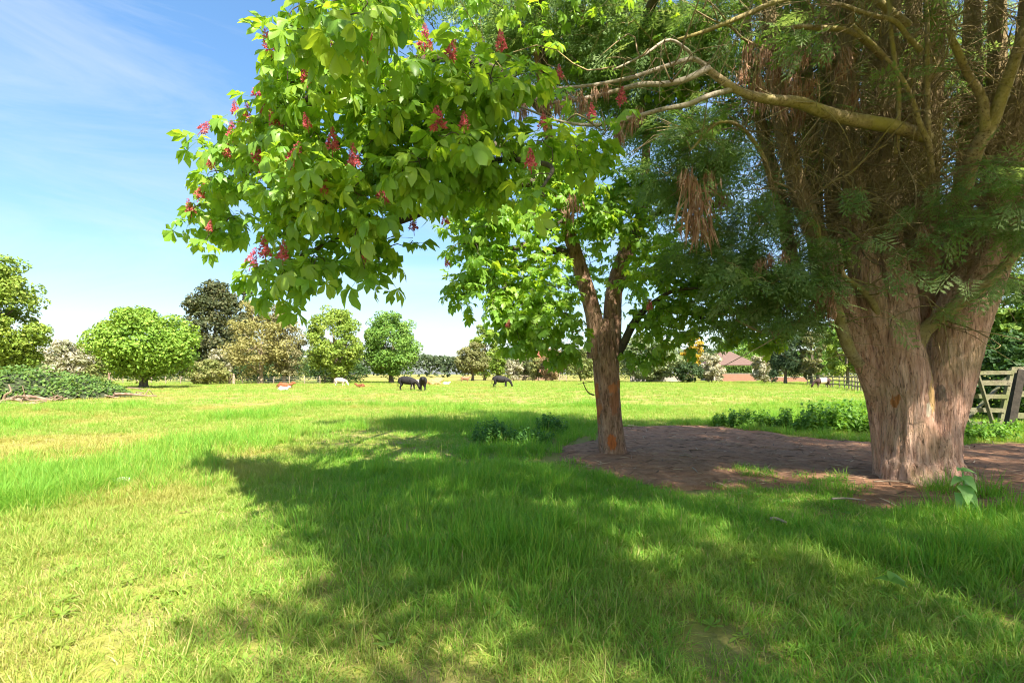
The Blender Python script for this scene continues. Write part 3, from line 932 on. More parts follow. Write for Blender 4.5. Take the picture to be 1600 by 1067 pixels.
# flower panicles
FM = [flower_mesh(k) for k in range(3)]
for k, (px, py, Yd) in enumerate(fl):
    o = obj('flower_panicle', FM[k % 3], CH)
    o.matrix_basis = Matrix.Translation(P(px + rng.normal(0, 3), py + 12, Yd - .35).tolist()) @ Euler((rng.normal(0, .18), rng.normal(-.04, .18), rng.random() * 6)).to_matrix().to_4x4() @ Matrix.Scale(.19 * (.65 + .5 * rng.random()), 4)


# ------------------------------------------------------------------ the old cypress
CY = empty('cypress_tree', (6.0, 7.3, 0), 'old many stemmed conifer with fluted trunk and pale bark wound', 'tree')
mb = MB()
CYW = []
def cy_stem(pts, ridge=.07, sides=30, n=60, seed=1, out=None):
    c = spline([P(a, b, Yd) for a, b, Yd, r in pts], n)
    c[:, :2] += np.stack([vnoise(seed, n, 6), vnoise(seed + 3, n, 6)], -1) * .012
    rr = np.interp(np.linspace(0, len(pts) - 1, n), range(len(pts)), [r * p for *_, p, r in [(0, Yd / 800, r) for a, b, Yd, r in pts]])
    (out or mb).tube(c, rr, sides, ridge=ridge, rseed=seed); CYW.append(c)
KW = dict(sides=56, n=110, ridge=.085)
cy_stem([(1392, 752, 7.4, 26), (1386, 735, 7.4, 20), (1381, 710, 7.4, 17), (1376, 670, 7.4, 16), (1369, 620, 7.35, 17), (1353, 570, 7.3, 18), (1331, 515, 7.3, 18), (1312, 462, 7.2, 17), (1286, 395, 7.2, 15), (1250, 300, 7.3, 14), (1222, 190, 7.5, 12), (1205, 50, 7.8, 10), (1190, -200, 8, 6)], seed=11, **KW)
cy_stem([(1404, 754, 7.2, 30), (1401, 735, 7.2, 24), (1398, 710, 7.2, 21), (1395, 650, 7.2, 20), (1388, 590, 7.2, 23), (1374, 530, 7.2, 25), (1355, 465, 7.2, 24), (1340, 380, 7.3, 18), (1328, 250, 7.4, 14), (1322, 100, 7.6, 12), (1318, -100, 7.8, 12), (1315, -400, 8, 8)], seed=12, **KW)
cy_stem([(1428, 756, 7.0, 46), (1428, 735, 7.0, 37), (1429, 715, 7.02, 33), (1427, 660, 7.02, 29), (1418, 590, 7.02, 29), (1405, 530, 7.05, 29), (1398, 465, 7.2, 28), (1386, 370, 7.3, 19), (1382, 220, 7.5, 14), (1388, 60, 7.7, 12), (1400, -150, 8, 13), (1400, -450, 8, 8)], seed=13, **KW)
cy_stem([(1468, 757, 7.0, 46), (1466, 738, 7.0, 36), (1464, 715, 7.02, 30), (1468, 670, 7.05, 28), (1478, 620, 7.08, 31), (1490, 560, 7.1, 34), (1503, 500, 7.1, 37), (1524, 445, 7.2, 35), (1554, 360, 7.3, 26), (1582, 240, 7.4, 21), (1605, 90, 7.6, 18), (1620, -150, 7.8, 13), (1600, -450, 8, 8)], seed=14, **KW)
cy_stem([(1444, 750, 7.55, 44), (1442, 690, 7.6, 34), (1440, 600, 7.7, 28), (1440, 520, 7.75, 22), (1444, 420, 7.6, 20), (1450, 300, 7.7, 15), (1458, 120, 7.8, 13), (1460, -150, 8, 16), (1450, -600, 8, 8)], seed=15, **KW)
cy_stem([(1498, 757, 7.2, 30), (1488, 740, 7.2, 21), (1479, 715, 7.2, 14), (1472, 680, 7.15, 10)], seed=16, n=40, sides=40, ridge=.085)
cy_stem([(1408, 748, 7.0, 14), (1411, 690, 7.0, 11), (1409, 620, 7.0, 10), (1398, 550, 7.02, 9), (1384, 490, 7.05, 8)], seed=18, n=50, sides=30)
cy_trunk = mb.build('trunk', M['cypress_bark'], CY)
# further stems in the shade behind
mb = MB()
cy_stem([(1290, 470, 8.2, 17), (1275, 380, 8.4, 14), (1268, 250, 8.6, 13), (1255, 80, 8.8, 11), (1250, -150, 9, 12)], sides=14, n=24, seed=21)
cy_stem([(1480, 450, 8, 20), (1500, 330, 8.3, 15), (1515, 180, 8.5, 13), (1525, -50, 8.8, 10)], sides=14, n=24, seed=22)
cy_stem([(1360, 440, 8.2, 18), (1365, 300, 8.5, 14), (1362, 100, 8.8, 12), (1360, -100, 9, 9)], sides=14, n=24, seed=23)
cy_stem([(1310, 420, 7.8, 13), (1302, 300, 8.0, 12), (1296, 130, 8.2, 11), (1290, -100, 8.4, 9)], sides=14, n=24, seed=24)
cy_stem([(1412, 420, 7.9, 15), (1418, 280, 8.2, 14), (1425, 120, 8.4, 13), (1428, -100, 8.6, 10)], sides=14, n=24, seed=25)
cy_stem([(1545, 420, 7.8, 16), (1548, 300, 8.0, 14), (1556, 130, 8.2, 12), (1560, -100, 8.4, 10)], sides=14, n=24, seed=26)
cy_stem([(1240, 420, 8.3, 10), (1215, 300, 8.5, 9), (1180, 150, 8.7, 8), (1160, 0, 9, 7)], sides=12, n=24, seed=27)
mb.build('stem', M['cypress_bark'], CY)
N_STEM = len(CYW)
def cy_limb(pts, mat='limb', n=26, ridge=.05, sides=10, seed=1):
    m_ = MB(); cy_stem([(a, b, Yd, r * .8) for a, b, Yd, r in pts], ridge, sides, n, seed, m_)
    m_.build('limb', M[mat], CY)
cy_limb([(1450, 215, 6.9, 12), (1400, 200, 6.5, 13), (1340, 188, 6.3, 13), (1285, 172, 6.15, 12), (1250, 160, 6.1, 11), (1200, 155, 6.0, 9), (1160, 145, 5.9, 8), (1130, 128, 5.85, 8), (1105, 108, 5.8, 7)], seed=31)
cy_limb([(1105, 108, 5.8, 6.5), (1075, 122, 5.7, 6), (1045, 130, 5.65, 5.5), (1000, 132, 5.6, 5), (960, 142, 5.55, 4), (910, 155, 5.5, 3.5), (850, 163, 5.4, 2.5)], 'pale_limb', seed=32)
cy_limb([(1100, 104, 5.8, 5), (1082, 93, 5.75, 4.5), (1040, 104, 5.65, 4.2), (985, 122, 5.6, 3.8), (930, 132, 5.5, 3), (860, 138, 5.4, 2.5), (815, 132, 5.3, 1.5)], 'pale_limb', seed=33)
cy_limb([(1150, 138, 5.9, 6), (1110, 150, 5.75, 5), (1075, 164, 5.6, 5), (1030, 172, 5.5, 4.2), (985, 184, 5.4, 4), (930, 195, 5.3, 3.5), (870, 188, 5.2, 2.5), (800, 162, 5.1, 2), (720, 152, 5.0, 1.5)], 'pale_limb', seed=34)
cy_limb([(1086, 92, 5.75, 3.5), (1070, 76, 5.7, 3), (1042, 62, 5.7, 2.8), (1005, 85, 5.6, 2.4), (960, 108, 5.5, 2)], 'pale_limb', seed=35, n=16)
cy_limb([(1420, 40, 7.0, 8), (1330, -20, 6.6, 7), (1225, 0, 6.3, 5), (1170, 22, 6.2, 4.5), (1110, 46, 6.1, 4), (1060, 62, 6, 2.5)], seed=36)
cy_limb([(1428, 540, 6.95, 16), (1445, 515, 6.9, 14), (1475, 492, 6.8, 12), (1520, 460, 6.6, 11), (1560, 425, 6.5, 10), (1600, 380, 6.4, 8), (1660, 340, 6.3, 6)], seed=37)
cy_limb([(1500, 300, 6.9, 15), (1525, 235, 6.5, 13), (1550, 190, 6.4, 12), (1575, 120, 6.3, 11), (1605, 30, 6.2, 9), (1640, -60, 6.1, 7)], seed=38)
cy_limb([(1540, 205, 6.4, 9), (1532, 150, 6.35, 8), (1515, 115, 6.3, 7), (1488, 68, 6.2, 6), (1480, 50, 6.2, 3)], seed=39, n=16)
cy_limb([(1345, 570, 7.0, 10), (1330, 548, 6.95, 11), (1316, 515, 6.9, 11), (1305, 480, 6.9, 9), (1285, 420, 6.9, 6), (1280, 350, 6.9, 4)], seed=40)
cy_limb([(1375, 490, 7.0, 7), (1350, 455, 6.9, 6), (1320, 430, 6.8, 5), (1310, 380, 6.8, 3)], seed=41, n=16)
cy_limb([(1455, 270, 6.7, 6), (1450, 200, 6.5, 5), (1448, 110, 6.4, 5), (1452, 50, 6.4, 4), (1445, -40, 6.4, 3)], seed=42)
cy_limb([(1400, 240, 6.6, 5), (1405, 150, 6.5, 4), (1395, 60, 6.4, 4), (1380, -30, 6.3, 3)], seed=43)
cy_limb([(1450, 230, 6.5, 5), (1420, 150, 6.3, 4), (1380, 90, 6.2, 3.5), (1330, 40, 6.1, 3)], seed=44)
cy_limb([(1440, 80, 6.4, 5), (1400, 35, 6.3, 4.5), (1350, 20, 6.2, 4), (1300, 5, 6.1, 3)], seed=45)
cy_limb([(1380, 90, 6.9, 6), (1340, 55, 6.5, 5.5), (1290, 45, 6.3, 5), (1240, 42, 6.1, 4)], seed=46)
cy_limb([(1210, 300, 7.3, 5), (1180, 220, 7.0, 4), (1130, 190, 6.6, 3), (1080, 235, 6.3, 2)], seed=47)
cy_limb([(1310, 470, 7.0, 4), (1250, 500, 6.9, 3.5), (1200, 520, 7, 3), (1150, 500, 7.2, 2)], seed=48)
# crooked mossy branches inside the crown, in front of the stems
keep_rng = rng; rng = np.random.default_rng(77)
front_st = np.concatenate(CYW[:N_STEM]); front_st = front_st[(front_st[:, 2] > 3.4) & (front_st[:, 2] < 7.6) & (front_st[:, 1] < 7.9)]
for k in range(34):
    p = front_st[rng.integers(0, len(front_st))]; a = rng.normal(-PI / 2 - .15, .75); el = rng.normal(.35, .5); ln = .7 + 1.1 * rng.random(); r0 = .010 + .014 * rng.random()
    d = np.array([math.cos(a) * math.cos(el), math.sin(a) * math.cos(el), math.sin(el)]); pp = [p]
    for q in range(1, 6): pp.append(p + d * ln * q / 5 + np.array([0, 0, .10 * (q / 5) ** 2]) + rng.normal(0, .035, 3))
    c = spline(pp, 18); CYW.append(c); m_ = MB(); m_.tube(c, np.linspace(r0, r0 * .4, 18), 7, ridge=.06, rseed=k)
    for q in range(3):
        b_ = c[rng.integers(4, 16)]; e_ = b_ + d * ln * .3 + rng.normal(0, .2, 3); m_.tube(spline([b_, (b_ + e_) / 2 + rng.normal(0, .04, 3), e_], 8), np.linspace(r0 * .5, r0 * .2, 8), 5)
    m_.build('branch', M['limb'], CY)
rng = keep_rng
# dead wiry twigs filling the inside of the tree
mb = MB()
stems = np.concatenate(CYW)
st_only = np.concatenate(CYW[:N_STEM])
sv = st_only[(st_only[:, 2] > 3.15) & (st_only[:, 2] < 9)]; lv_ = np.concatenate(CYW[N_STEM:])
for k in range(3800):
    p = sv[rng.integers(0, len(sv))] if rng.random() > .09 else lv_[rng.integers(0, len(lv_))]
    p = p + np.array([0, -.10 * rng.random(), 0])
    a = rng.normal(-PI / 2, 1.3 if k % 3 else .7); el = rng.normal(.05, .5); ln = .35 + 1.3 * rng.random() ** 1.6
    d = np.array([math.cos(a) * math.cos(el) - .15, math.sin(a) * math.cos(el), math.sin(el)])
    m1 = p + d * ln * .35 + rng.normal(0, .05, 3); m2 = p + d * ln * .7 + rng.normal(0, .09, 3) + np.array([0, 0, .05]); e = p + d * ln + rng.normal(0, .13, 3) + np.array([0, 0, rng.normal(-.05, .2)])
    r0 = .003 + .011 * rng.random() ** 2
    c = spline([p, m1, m2, e], 8)
    mb.tube(c, np.linspace(r0, r0 * .35, 8), 3, rng.random(), cap=False)
    if rng.random() < .6:
        q = c[4]; e2 = q + d * ln * .35 + rng.normal(0, .16, 3)
        mb.tube(spline([q, (q + e2) / 2 + rng.normal(0, .03, 3), e2], 5), np.linspace(r0 * .6, r0 * .25, 5), 3)
tw = mb.build('dead_twigs', M['twig'], CY); tag(tw, kind='stuff')

SPR = [spray_template(k) for k in range(5)]
SPR_MID = [spray_template(k + 10, 8, 2, 1.35) for k in range(5)]
SPR_LOW = [spray_template(k + 20, 7, 1, 1.6) for k in range(5)]
DEAD = [dead_template(k) for k in range(4)]
cyp_front = [(1120, 250, 6.9, 60, 60, .6, 0.9), (1080, 200, 6.6, 50, 35, .5, 0.5), (1050, 280, 7.0, 50, 60, .6, 0.9), (1130, 400, 7.2, 80, 40, .6, 1.2), (1190, 430, 6.9, 100, 40, .6, 1.3), (1260, 430, 6.7, 60, 40, .5, 0.7), (1140, 350, 7.6, 70, 50, .7, 0.7),
             (1295, 385, 6.6, 55, 40, .4, 0.203), (1335, 300, 6.5, 50, 12, .3, 0.063), (1420, 380, 6.4, 45, 30, .3, 0.099), (1470, 300, 6.3, 55, 25, .4, 0.158), (1545, 270, 6.0, 60, 25, .5, 0.27), (1585, 340, 6.0, 40, 55, .5, 0.27), (1510, 345, 6.2, 55, 35, .4, 0.158),
             (1445, 420, 6.4, 45, 25, .3, 0.054), (1500, 440, 6.2, 25, 8, .2, 0.0225), (1390, 495, 6.5, 15, 8, .1, 0.018), (1462, 475, 6.4, 16, 10, .1, 0.0225), (1565, 430, 6.0, 45, 25, .3, 0.09), (1370, 150, 6.2, 25, 20, .2, 0.027), (1400, 130, 6.4, 60, 20, .3, 0.0225), (1260, 60, 6.2, 60, 30, .4, 0.15),
             (1460, 30, 6.6, 40, 20, .3, 0.054), (1200, 330, 7.0, 50, 40, .4, 0.3), (1240, 485, 7.0, 70, 28, .6, 0.7), (1170, 480, 7.4, 70, 40, .6, 0.7), (1290, 480, 7.2, 25, 25, .3, 0.09)]
cyp_up = [(780, 50, 9.2, 70, 70, .8, 1.1), (870, 60, 9.0, 90, 80, .9, 1.7), (960, 60, 8.6, 80, 90, .9, 1.7), (1040, 60, 8.2, 80, 80, .8, 1.5), (1100, 40, 7.8, 60, 60, .7, .8), (880, -50, 8.6, 160, 60, 1.2, 1.4), (1000, 170, 8.6, 60, 60, .7, .8), (930, 130, 9.0, 70, 50, .7, .8),
          (620, 15, 9.5, 50, 28, .5, .3), (690, -15, 9.5, 50, 25, .5, .25)]
cyp_back = [(1300, 130, 8.4, 60, 110, .5, .9), (1420, 150, 8.6, 60, 120, .5, .9), (1530, 150, 8.6, 70, 130, .5, 1.0), (1230, 300, 8.4, 50, 60, .5, .6), (1180, 150, 9.2, 120, 120, 1, 1.6), (1200, 20, 9.0, 110, 80, 1, 1.2), (1330, 60, 9.4, 110, 130, .8, 1.6), (1480, 80, 9.6, 130, 130, .8, 1.8), (1580, 200, 9.4, 100, 140, .9, 1.6), (1330, 250, 9.6, 60, 90, .6, .8), (1450, 280, 9.3, 100, 90, .7, 1.0), (1420, 400, 9.0, 110, 50, .6, .8), (1560, 380, 9.0, 80, 60, .8, .6), (1260, 200, 9.0, 50, 60, .5, .3)]
cyp_top = [(6.8, 5.0, 5.9, 1.8, .9, .9, .9), (5.0, 4.4, 6.4, 1.9, 1.3, 1.0, 1.2), (8.8, 4.6, 6.4, 1.6, 1.2, 1.0, 1.2), (7.5, 4.4, 7.3, 2.2, 1.5, 1.6, 1.8), (6.2, 5.0, 9.8, 2.4, 1.6, 1.6, 1.8), (5.0, 5.5, 7.5, 2.4, 2.2, 1.5, 2.0), (6.3, 8, 9.5, 2.6, 2.6, 2.0, 2.4), (6.2, 7.8, 12.5, 2.2, 2.2, 2.0, 1.8), (6.0, 7.6, 15.5, 1.4, 1.4, 1.8, 1.1), (3.0, 8.0, 8.8, 1.8, 1.6, 1.2, 1.2), (4.0, 3.0, 5.8, 1.7, 1.4, .8, 1.5)]
mb = MB()
T1 = blob_points(cyp_front, 42); T2 = blob_points(cyp_up, 60); T3 = blob_points(cyp_back, 55); T4 = wpts(cyp_top, 60)
tg = np.concatenate([T1, T2, T3, T4])
dd = grow(stems, tg, mb, .016, .004, .10, .07)
mb.build('branchlets', M['twig'], CY)['kind'] = 'stuff'
SP, SD, SU, SS = [], [], [], []
for k in range(len(tg)):
    ns = 5 if k < len(T1) else (7 if k < len(T1) + len(T2) else 5)
    upz = .25 if k < len(T1) else -.35
    for j in range(ns):
        a = rng.normal(0, .9)
        o_ = np.array([dd[k][0] * math.cos(a) - dd[k][1] * math.sin(a), dd[k][0] * math.sin(a) + dd[k][1] * math.cos(a), dd[k][2] * .4 + rng.normal(-.30 + upz * .3, .30)])
        SP.append(tg[k] + rng.normal(0, .07, 3)); SD.append(o_); SU.append(np.array([rng.normal(0, .55), rng.normal(-.25, .55), 1])); SS.append(.22 + .24 * rng.random())
SP, SD, SU, SS = map(np.array, (SP, SD, SU, SS)); SR = frames(SD, SU)
vis = in_view(SP); app = np.where(vis, SS / np.maximum(SP[:, 1], .3), 0); app[len(T1) * 5:] *= .55
big = set(np.argsort(-app)[:300].tolist())
sm = [mesh('spray', v, f, M['cypress'], np.full(len(v), x), False) for v, f in SPR for x in (.3, .6, .9)]
for q in sorted(big):
    o = obj('spray', sm[int(rng.integers(0, 15))], CY)
    o.matrix_basis = Matrix.Translation(SP[q].tolist()) @ Matrix(SR[q].tolist()).to_4x4() @ Matrix.Scale(float(SS[q]), 4)
n_mid = len(T1) * 5 + len(T2) * 7
rest = np.array([q for q in range(len(SP)) if q not in big]); grp = rng.integers(0, 5, len(rest))
Vs, Fs, Vr, nn = [], [], [], 0
for v_ in range(5):
    for tset, lo, hi in ((SPR_MID, 0, n_mid), (SPR_LOW, n_mid, 10 ** 9)):
        sel = rest[(grp == v_) & (rest >= lo) & (rest < hi)]; tV, tF = tset[v_]
        tV = tV * np.array([1, 1, 1]) if tset is SPR_MID else tV
        V, F = place(tV, tF, SR[sel], SP[sel], SS[sel] * (1.1 if tset is SPR_MID else 1.3))
        Vs.append(V); Fs.append(F[0] + nn); nn += len(V); Vr.append(np.repeat(np.clip(rng.normal(.5, .27, len(sel)), 0, 1), len(tV)))
tag(obj('crown', mesh('crown', np.concatenate(Vs), np.concatenate(Fs), M['cypress'], np.concatenate(Vr), False), CY), kind='stuff')
# dead brown sprays hanging from the bare limbs
dm = [mesh('dead_spray', v, f, M['dead_spray'], np.clip(np.repeat(np.random.default_rng(k).normal(.5, .3, len(v) // 4), 4), 0, 1), False) for k, (v, f) in enumerate(DEAD)]
dl = [(800, 140, 5.2, .22), (815, 150, 5.2, .26), (870, 150, 5.35, .24), (885, 142, 5.4, .2), (915, 150, 5.45, .24), (990, 170, 5.4, .25), (965, 200, 5.3, .2), (675, 215, 5.1, .3), (650, 235, 5.0, .22), (1260, 70, 6.7, .35), (1225, 60, 6.9, .4), (1195, 130, 6.9, .4), (1245, 110, 6.7, .35), (1215, 150, 6.8, .35), (1320, 70, 6.5, .3), (1160, 100, 7.0, .4), (1095, 330, 6.3, .4), (1110, 265, 6.5, .4), (825, 136, 5.3, .28), (845, 140, 5.35, .26), (862, 140, 5.4, .22), (905, 140, 5.5, .26), (930, 134, 5.5, .18), (945, 128, 5.5, .2), (975, 178, 5.4, .22), (1000, 165, 5.5, .2), (960, 190, 5.35, .22), (690, 200, 5.2, .3), (715, 215, 5.2, .32), (735, 200, 5.3, .3), (705, 235, 5.3, .3), (760, 195, 5.2, .22),
      (1085, 270, 6.3, .55), (1092, 300, 6.3, .6), (1080, 330, 6.3, .4), (1078, 255, 6.3, .4), (1205, 392, 6.6, .24), (1190, 400, 6.6, .26), (1222, 388, 6.6, .22), (1285, 440, 6.5, .35), (1300, 450, 6.5, .4), (1275, 450, 6.5, .3), (1180, 110, 7, .4), (1200, 60, 7.2, .45), (1230, 120, 7, .45), (1270, 110, 6.8, .4), (1290, 60, 6.8, .35), (1310, 95, 6.7, .3), (1250, 150, 7, .4), (1170, 60, 7.4, .4),
      (905, 0, 8.4, .4), (1440, 350, 6.3, .25), (790, 210, 5, .2), (895, 300, 6.5, .35), (1110, 230, 6.8, .4), (1120, 290, 6.9, .4), (1340, 130, 7, .35), (1215, 90, 7.1, .4)]
for k, (px, py, Yd, s_) in enumerate(dl):
    o = obj('dead_spray', dm[k % 4], CY)
    o.matrix_basis = Matrix.Translation(P(px, py, Yd).tolist()) @ Euler((rng.normal(0, .15), rng.normal(0, .15), rng.random() * 6)).to_matrix().to_4x4() @ Matrix.Scale(s_ * 1.25, 4)

# cypresses of the same row standing behind the camera's side (they shade the near grass)
mbs = MB()
sh = []
for z in np.arange(3.8, 15.4, .42):
    r_ = 4.3 * math.sqrt(max(0, 1 - ((z - 9.5) / 6) ** 2))
    for k in range(int(6 + r_ * 5.2)):
        a = rng.random() * 2 * PI; q = r_ * (rng.random() ** .55); sh.append((math.cos(a) * q, math.sin(a) * q, z + rng.normal(0, .3)))
sh = np.array(sh)
R = frames(np.stack([sh[:, 0], sh[:, 1], -.25 * np.ones(len(sh))], -1) + rng.normal(0, .4, sh.shape), np.stack([rng.normal(0, .3, len(sh)), rng.normal(0, .3, len(sh)), np.ones(len(sh))], -1))
V, F = place(SPR_LOW[0][0], SPR_LOW[0][1], np.concatenate([R] * 3), np.concatenate([sh, sh + rng.normal(0, .25, sh.shape), sh + rng.normal(0, .3, sh.shape)]), .85 + .35 * rng.random(len(sh) * 3))
cme = mesh('crown', V, F, M['cypress'], np.full(len(V), .5), False)
mbs.tube([(0, 0, -.1), (0, 0, 5), (0.1, 0, 15)], [.45, .35, .05], 12, ridge=.05)
tme = None
for k, (x, y, lab) in enumerate([(7.0, -3.1, 'tall cypress standing behind the viewpoint, nearer the old fluted conifer'), (13.5, .4, 'tall cypress standing beyond the old fluted conifer outside the view')]):
    e = empty('cypress_tree', (x, y, 0), lab, 'tree', 'row of cypress trees')
    if tme is None:
        to = mbs.build('trunk', M['cypress_bark'], e); tme = to.data; to.matrix_parent_inverse = Matrix()
    else:
        to = obj('trunk', tme, e); to.matrix_parent_inverse = Matrix()
    co = obj('crown', cme, e); co.matrix_parent_inverse = Matrix(); tag(co, kind='stuff')
    e.rotation_euler.z = k * 1.7


# ------------------------------------------------------------------ background trees
def bg_tree(name, label, px, Yd, py_top, half_px, py_bot, c0, c1, c2, cat='tree', kind='round', n=6000, leaf=.28, trunk_r=.22, bark='bark', group=None, lobes=None, trunk=True, dense=1.0, seed=0):
    global rng
    keep_rng = rng; rng = np.random.default_rng(1000 + seed + int(px))
    base = P(px, 584, Yd); base[2] = 0; n = int(n * 1.15)
    z1 = 1.5 + (584 - py_top) / 800 * Yd; z0 = max(.05, 1.5 + (584 - py_bot) / 800 * Yd); R = half_px / 800 * Yd * (.88 if kind in ('round', 'bush', 'layered') else 1)
    e = empty(name, base, label, cat, group)
    cz = z0 + (z1 - z0) * .45; hzv = (z1 - z0) / 2
    nl = int((lobes or 34) * 1.5)
    C = []
    for k in range(nl * 3):
        if len(C) >= nl: break
        u = rng.normal(0, 1, 3); u /= np.linalg.norm(u)
        q = (.45 + .5 * rng.random() ** .5) * (1.08 if rng.random() < .08 else 1)
        if kind == 'conifer':
            t = rng.random(); rad = R * (1 - t) ** .42 * (.35 + .65 * rng.random()); a = rng.random() * 2 * PI
            C.append((math.cos(a) * rad, math.sin(a) * rad, z0 + (z1 - z0) * t * .96, R * (.17 + .08 * rng.random()) * (1 - .3 * t)))
        elif kind == 'weeping':
            t = rng.random(); rad = R * (.4 + .6 * rng.random()) * (1 - .4 * t ** 2); a = rng.random() * 2 * PI
            C.append((math.cos(a) * rad, math.sin(a) * rad, z0 + (z1 - z0) * t * .92, R * .28))
        else:
            zz = cz + u[2] * hzv * q * (1.1 if u[2] > 0 else .95)
            wid = 1.0
            C.append((u[0] * R * q * .92 * wid, u[1] * R * q * .92 * wid, zz, R * (.16 + .14 * rng.random())))
    C = np.array(C); C[:, 2] = np.minimum(C[:, 2], z1 - C[:, 3] * .7)
    flat = {'round': .75, 'layered': .38, 'conifer': .8, 'weeping': 1.6, 'bush': .8}.get(kind, .75)
    li = rng.integers(0, len(C), n); d = unit(n); d[:, 2] = np.abs(d[:, 2]) * np.where(rng.random(n) < .72, 1, -1)
    q = np.where(rng.random(n) < .8, .8 + .3 * rng.random(n), rng.random(n))
    pos = C[li, :3] + d * (C[li, 3] * q)[:, None] * np.array([1, 1, flat])
    pos[:, 2] = np.maximum(pos[:, 2], .08)
    nrm = d + rng.normal(0, .55, (n, 3)) + np.array([0, 0, .25])
    if kind == 'weeping': nrm[:, 2] *= .3
    t_ = np.cross(nrm, rng.normal(0, 1, (n, 3)))
    Rm = frames(t_, nrm)
    tV = np.array([(-.6, 0, 0), (-.1, -.34, .05), (.6, .02, -.06), (-.05, .34, .05)]) if kind != 'weeping' else np.array([(-.9, 0, 0), (0, -.14, 0), (.9, 0, 0), (0, .14, 0)])
    V, F = place(tV, [np.array([(0, 1, 2, 3)])], Rm, pos + base * np.array([1, 1, 0]), leaf * (.6 + .8 * rng.random(n)))
    lv = np.clip(rng.normal(0, .13, len(C))[li] + rng.normal(.5, .2, n), 0, 1)
    me = mesh('crown', V, F, leaf_mat(name + '_leaf', c0, c1, .32, (1.35, 1.2, .55), .55, .25, False, c2), np.repeat(lv, 4), False)
    tag(obj('crown', me, e), kind='stuff')
    if trunk:
        m_ = MB()
        top = base + np.array([rng.normal(0, .04 * R), rng.normal(0, .04 * R), z0 + (z1 - z0) * .7])
        c = spline([base + np.array([0, 0, -.1]), base + np.array([rng.normal(0, .05), 0, z0 * .6 + .4]), (base + top) / 2 + rng.normal(0, .1, 3), top], 14)
        m_.tube(c, np.concatenate([[trunk_r * 1.5, trunk_r * 1.1], np.linspace(trunk_r, trunk_r * .2, 12)]), 10, ridge=.05, rseed=int(px))
        for k in rng.permutation(len(C))[:12]:
            s_ = c[rng.integers(5, 12)]; tgt = C[k, :3] + base * np.array([1, 1, 0])
            m_.tube(spline([s_, (s_ + tgt) / 2 + np.array([0, 0, -.05 * R]) + rng.normal(0, .05 * R, 3), tgt], 7), np.linspace(trunk_r * .4, trunk_r * .1, 7), 5)
        m_.build('trunk', M[bark], e)
    rng = keep_rng
    return e


YG = ((.140, .238, .031), (.210, .301, .042), (.294, .350, .070))
BG = ((.084, .196, .028), (.140, .259, .042), (.210, .322, .063))
KH = ((.20, .20, .06), (.28, .27, .09), (.38, .34, .15))
DK = ((.049, .070, .031), (.084, .105, .042), (.154, .140, .063))
HW = ((.14, .17, .06), (.34, .33, .22), (.60, .57, .48))
OL = ((.140, .182, .049), (.224, .245, .077), (.322, .308, .126))
GG = ((.098, .161, .063), (.182, .238, .105), (.322, .350, .196))

bg_tree('lime_tree', 'tall yellow green tree cut by the photo edge behind bramble heap', -2, 46, 398, 72, 588, *YG, kind='round', n=22000, leaf=.25, trunk_r=.35, lobes=110)
bg_tree('hawthorn', 'white blossomed hawthorn between the tall edge tree and round chestnut', 104, 62, 532, 40, 598, *HW, kind='bush', n=4500, leaf=.3, trunk_r=.12)
bg_tree('olive_bush', 'dull olive bush behind the bramble heap left of round chestnut', 135, 70, 535, 34, 598, *OL, cat='bush', kind='bush', n=3500, leaf=.32, trunk_r=.1)
bg_tree('horse_chestnut_tree', 'broad low yellow green chestnut right of bramble heap, shade beneath', 224, 53, 482, 84, 590, *((.12, .24, .025), (.19, .32, .04), (.29, .39, .06)), kind='round', n=22000, leaf=.27, trunk_r=.42, lobes=110)
bg_tree('pine_tree', 'tall dark conifer behind the khaki willow', 336, 92, 438, 62, 580, *DK, kind='conifer', n=16000, leaf=.42, trunk_r=.45, lobes=150)
bg_tree('pine_tree', 'thin dark spire of a conifer rising right of the tall dark conifer', 386, 96, 446, 20, 575, *DK, kind='conifer', n=4500, leaf=.4, trunk_r=.25, lobes=50)
bg_tree('willow_tree', 'khaki twiggy willow in front of dark conifer, barely in leaf', 408, 74, 468, 62, 590, *KH, kind='round', n=11000, leaf=.26, trunk_r=.35, bark='pale_bark', lobes=60)
bg_tree('willow_tree', 'pale khaki willow beside the yellow green lime at its left', 445, 76, 472, 38, 590, *((.15, .16, .06), (.22, .21, .10), (.31, .28, .16)), kind='round', n=7000, leaf=.26, trunk_r=.3, bark='pale_bark', lobes=36)
bg_tree('hawthorn', 'small white blossomed hawthorn at the foot of the tall dark conifer', 343, 80, 542, 20, 590, *HW, kind='bush', n=2200, leaf=.28, trunk_r=.1)
bg_tree('shrub', 'low yellow green shrub behind the wire fence beneath tall dark conifer', 325, 70, 562, 36, 600, *OL, cat='bush', kind='bush', n=3500, leaf=.28, trunk_r=.08)
bg_tree('lime_tree', 'yellow green tree between khaki willow and dome shaped chestnut', 524, 76, 474, 50, 588, *YG, kind='round', n=15000, leaf=.28, trunk_r=.35, bark='pale_bark', lobes=80)
bg_tree('horse_chestnut_tree', 'dome shaped bright green chestnut behind the two black cows', 612, 80, 486, 50, 588, *BG, kind='round', n=18000, leaf=.29, trunk_r=.42, lobes=90)
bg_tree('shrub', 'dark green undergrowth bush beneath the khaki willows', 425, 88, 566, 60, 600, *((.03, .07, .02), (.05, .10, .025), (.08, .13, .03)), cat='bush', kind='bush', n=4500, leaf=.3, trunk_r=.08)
bg_tree('shrub', 'dark green undergrowth bush behind the weathered field fence', 530, 90, 560, 60, 600, *((.03, .07, .02), (.05, .10, .025), (.08, .13, .03)), cat='bush', kind='bush', n=4500, leaf=.3, trunk_r=.08)
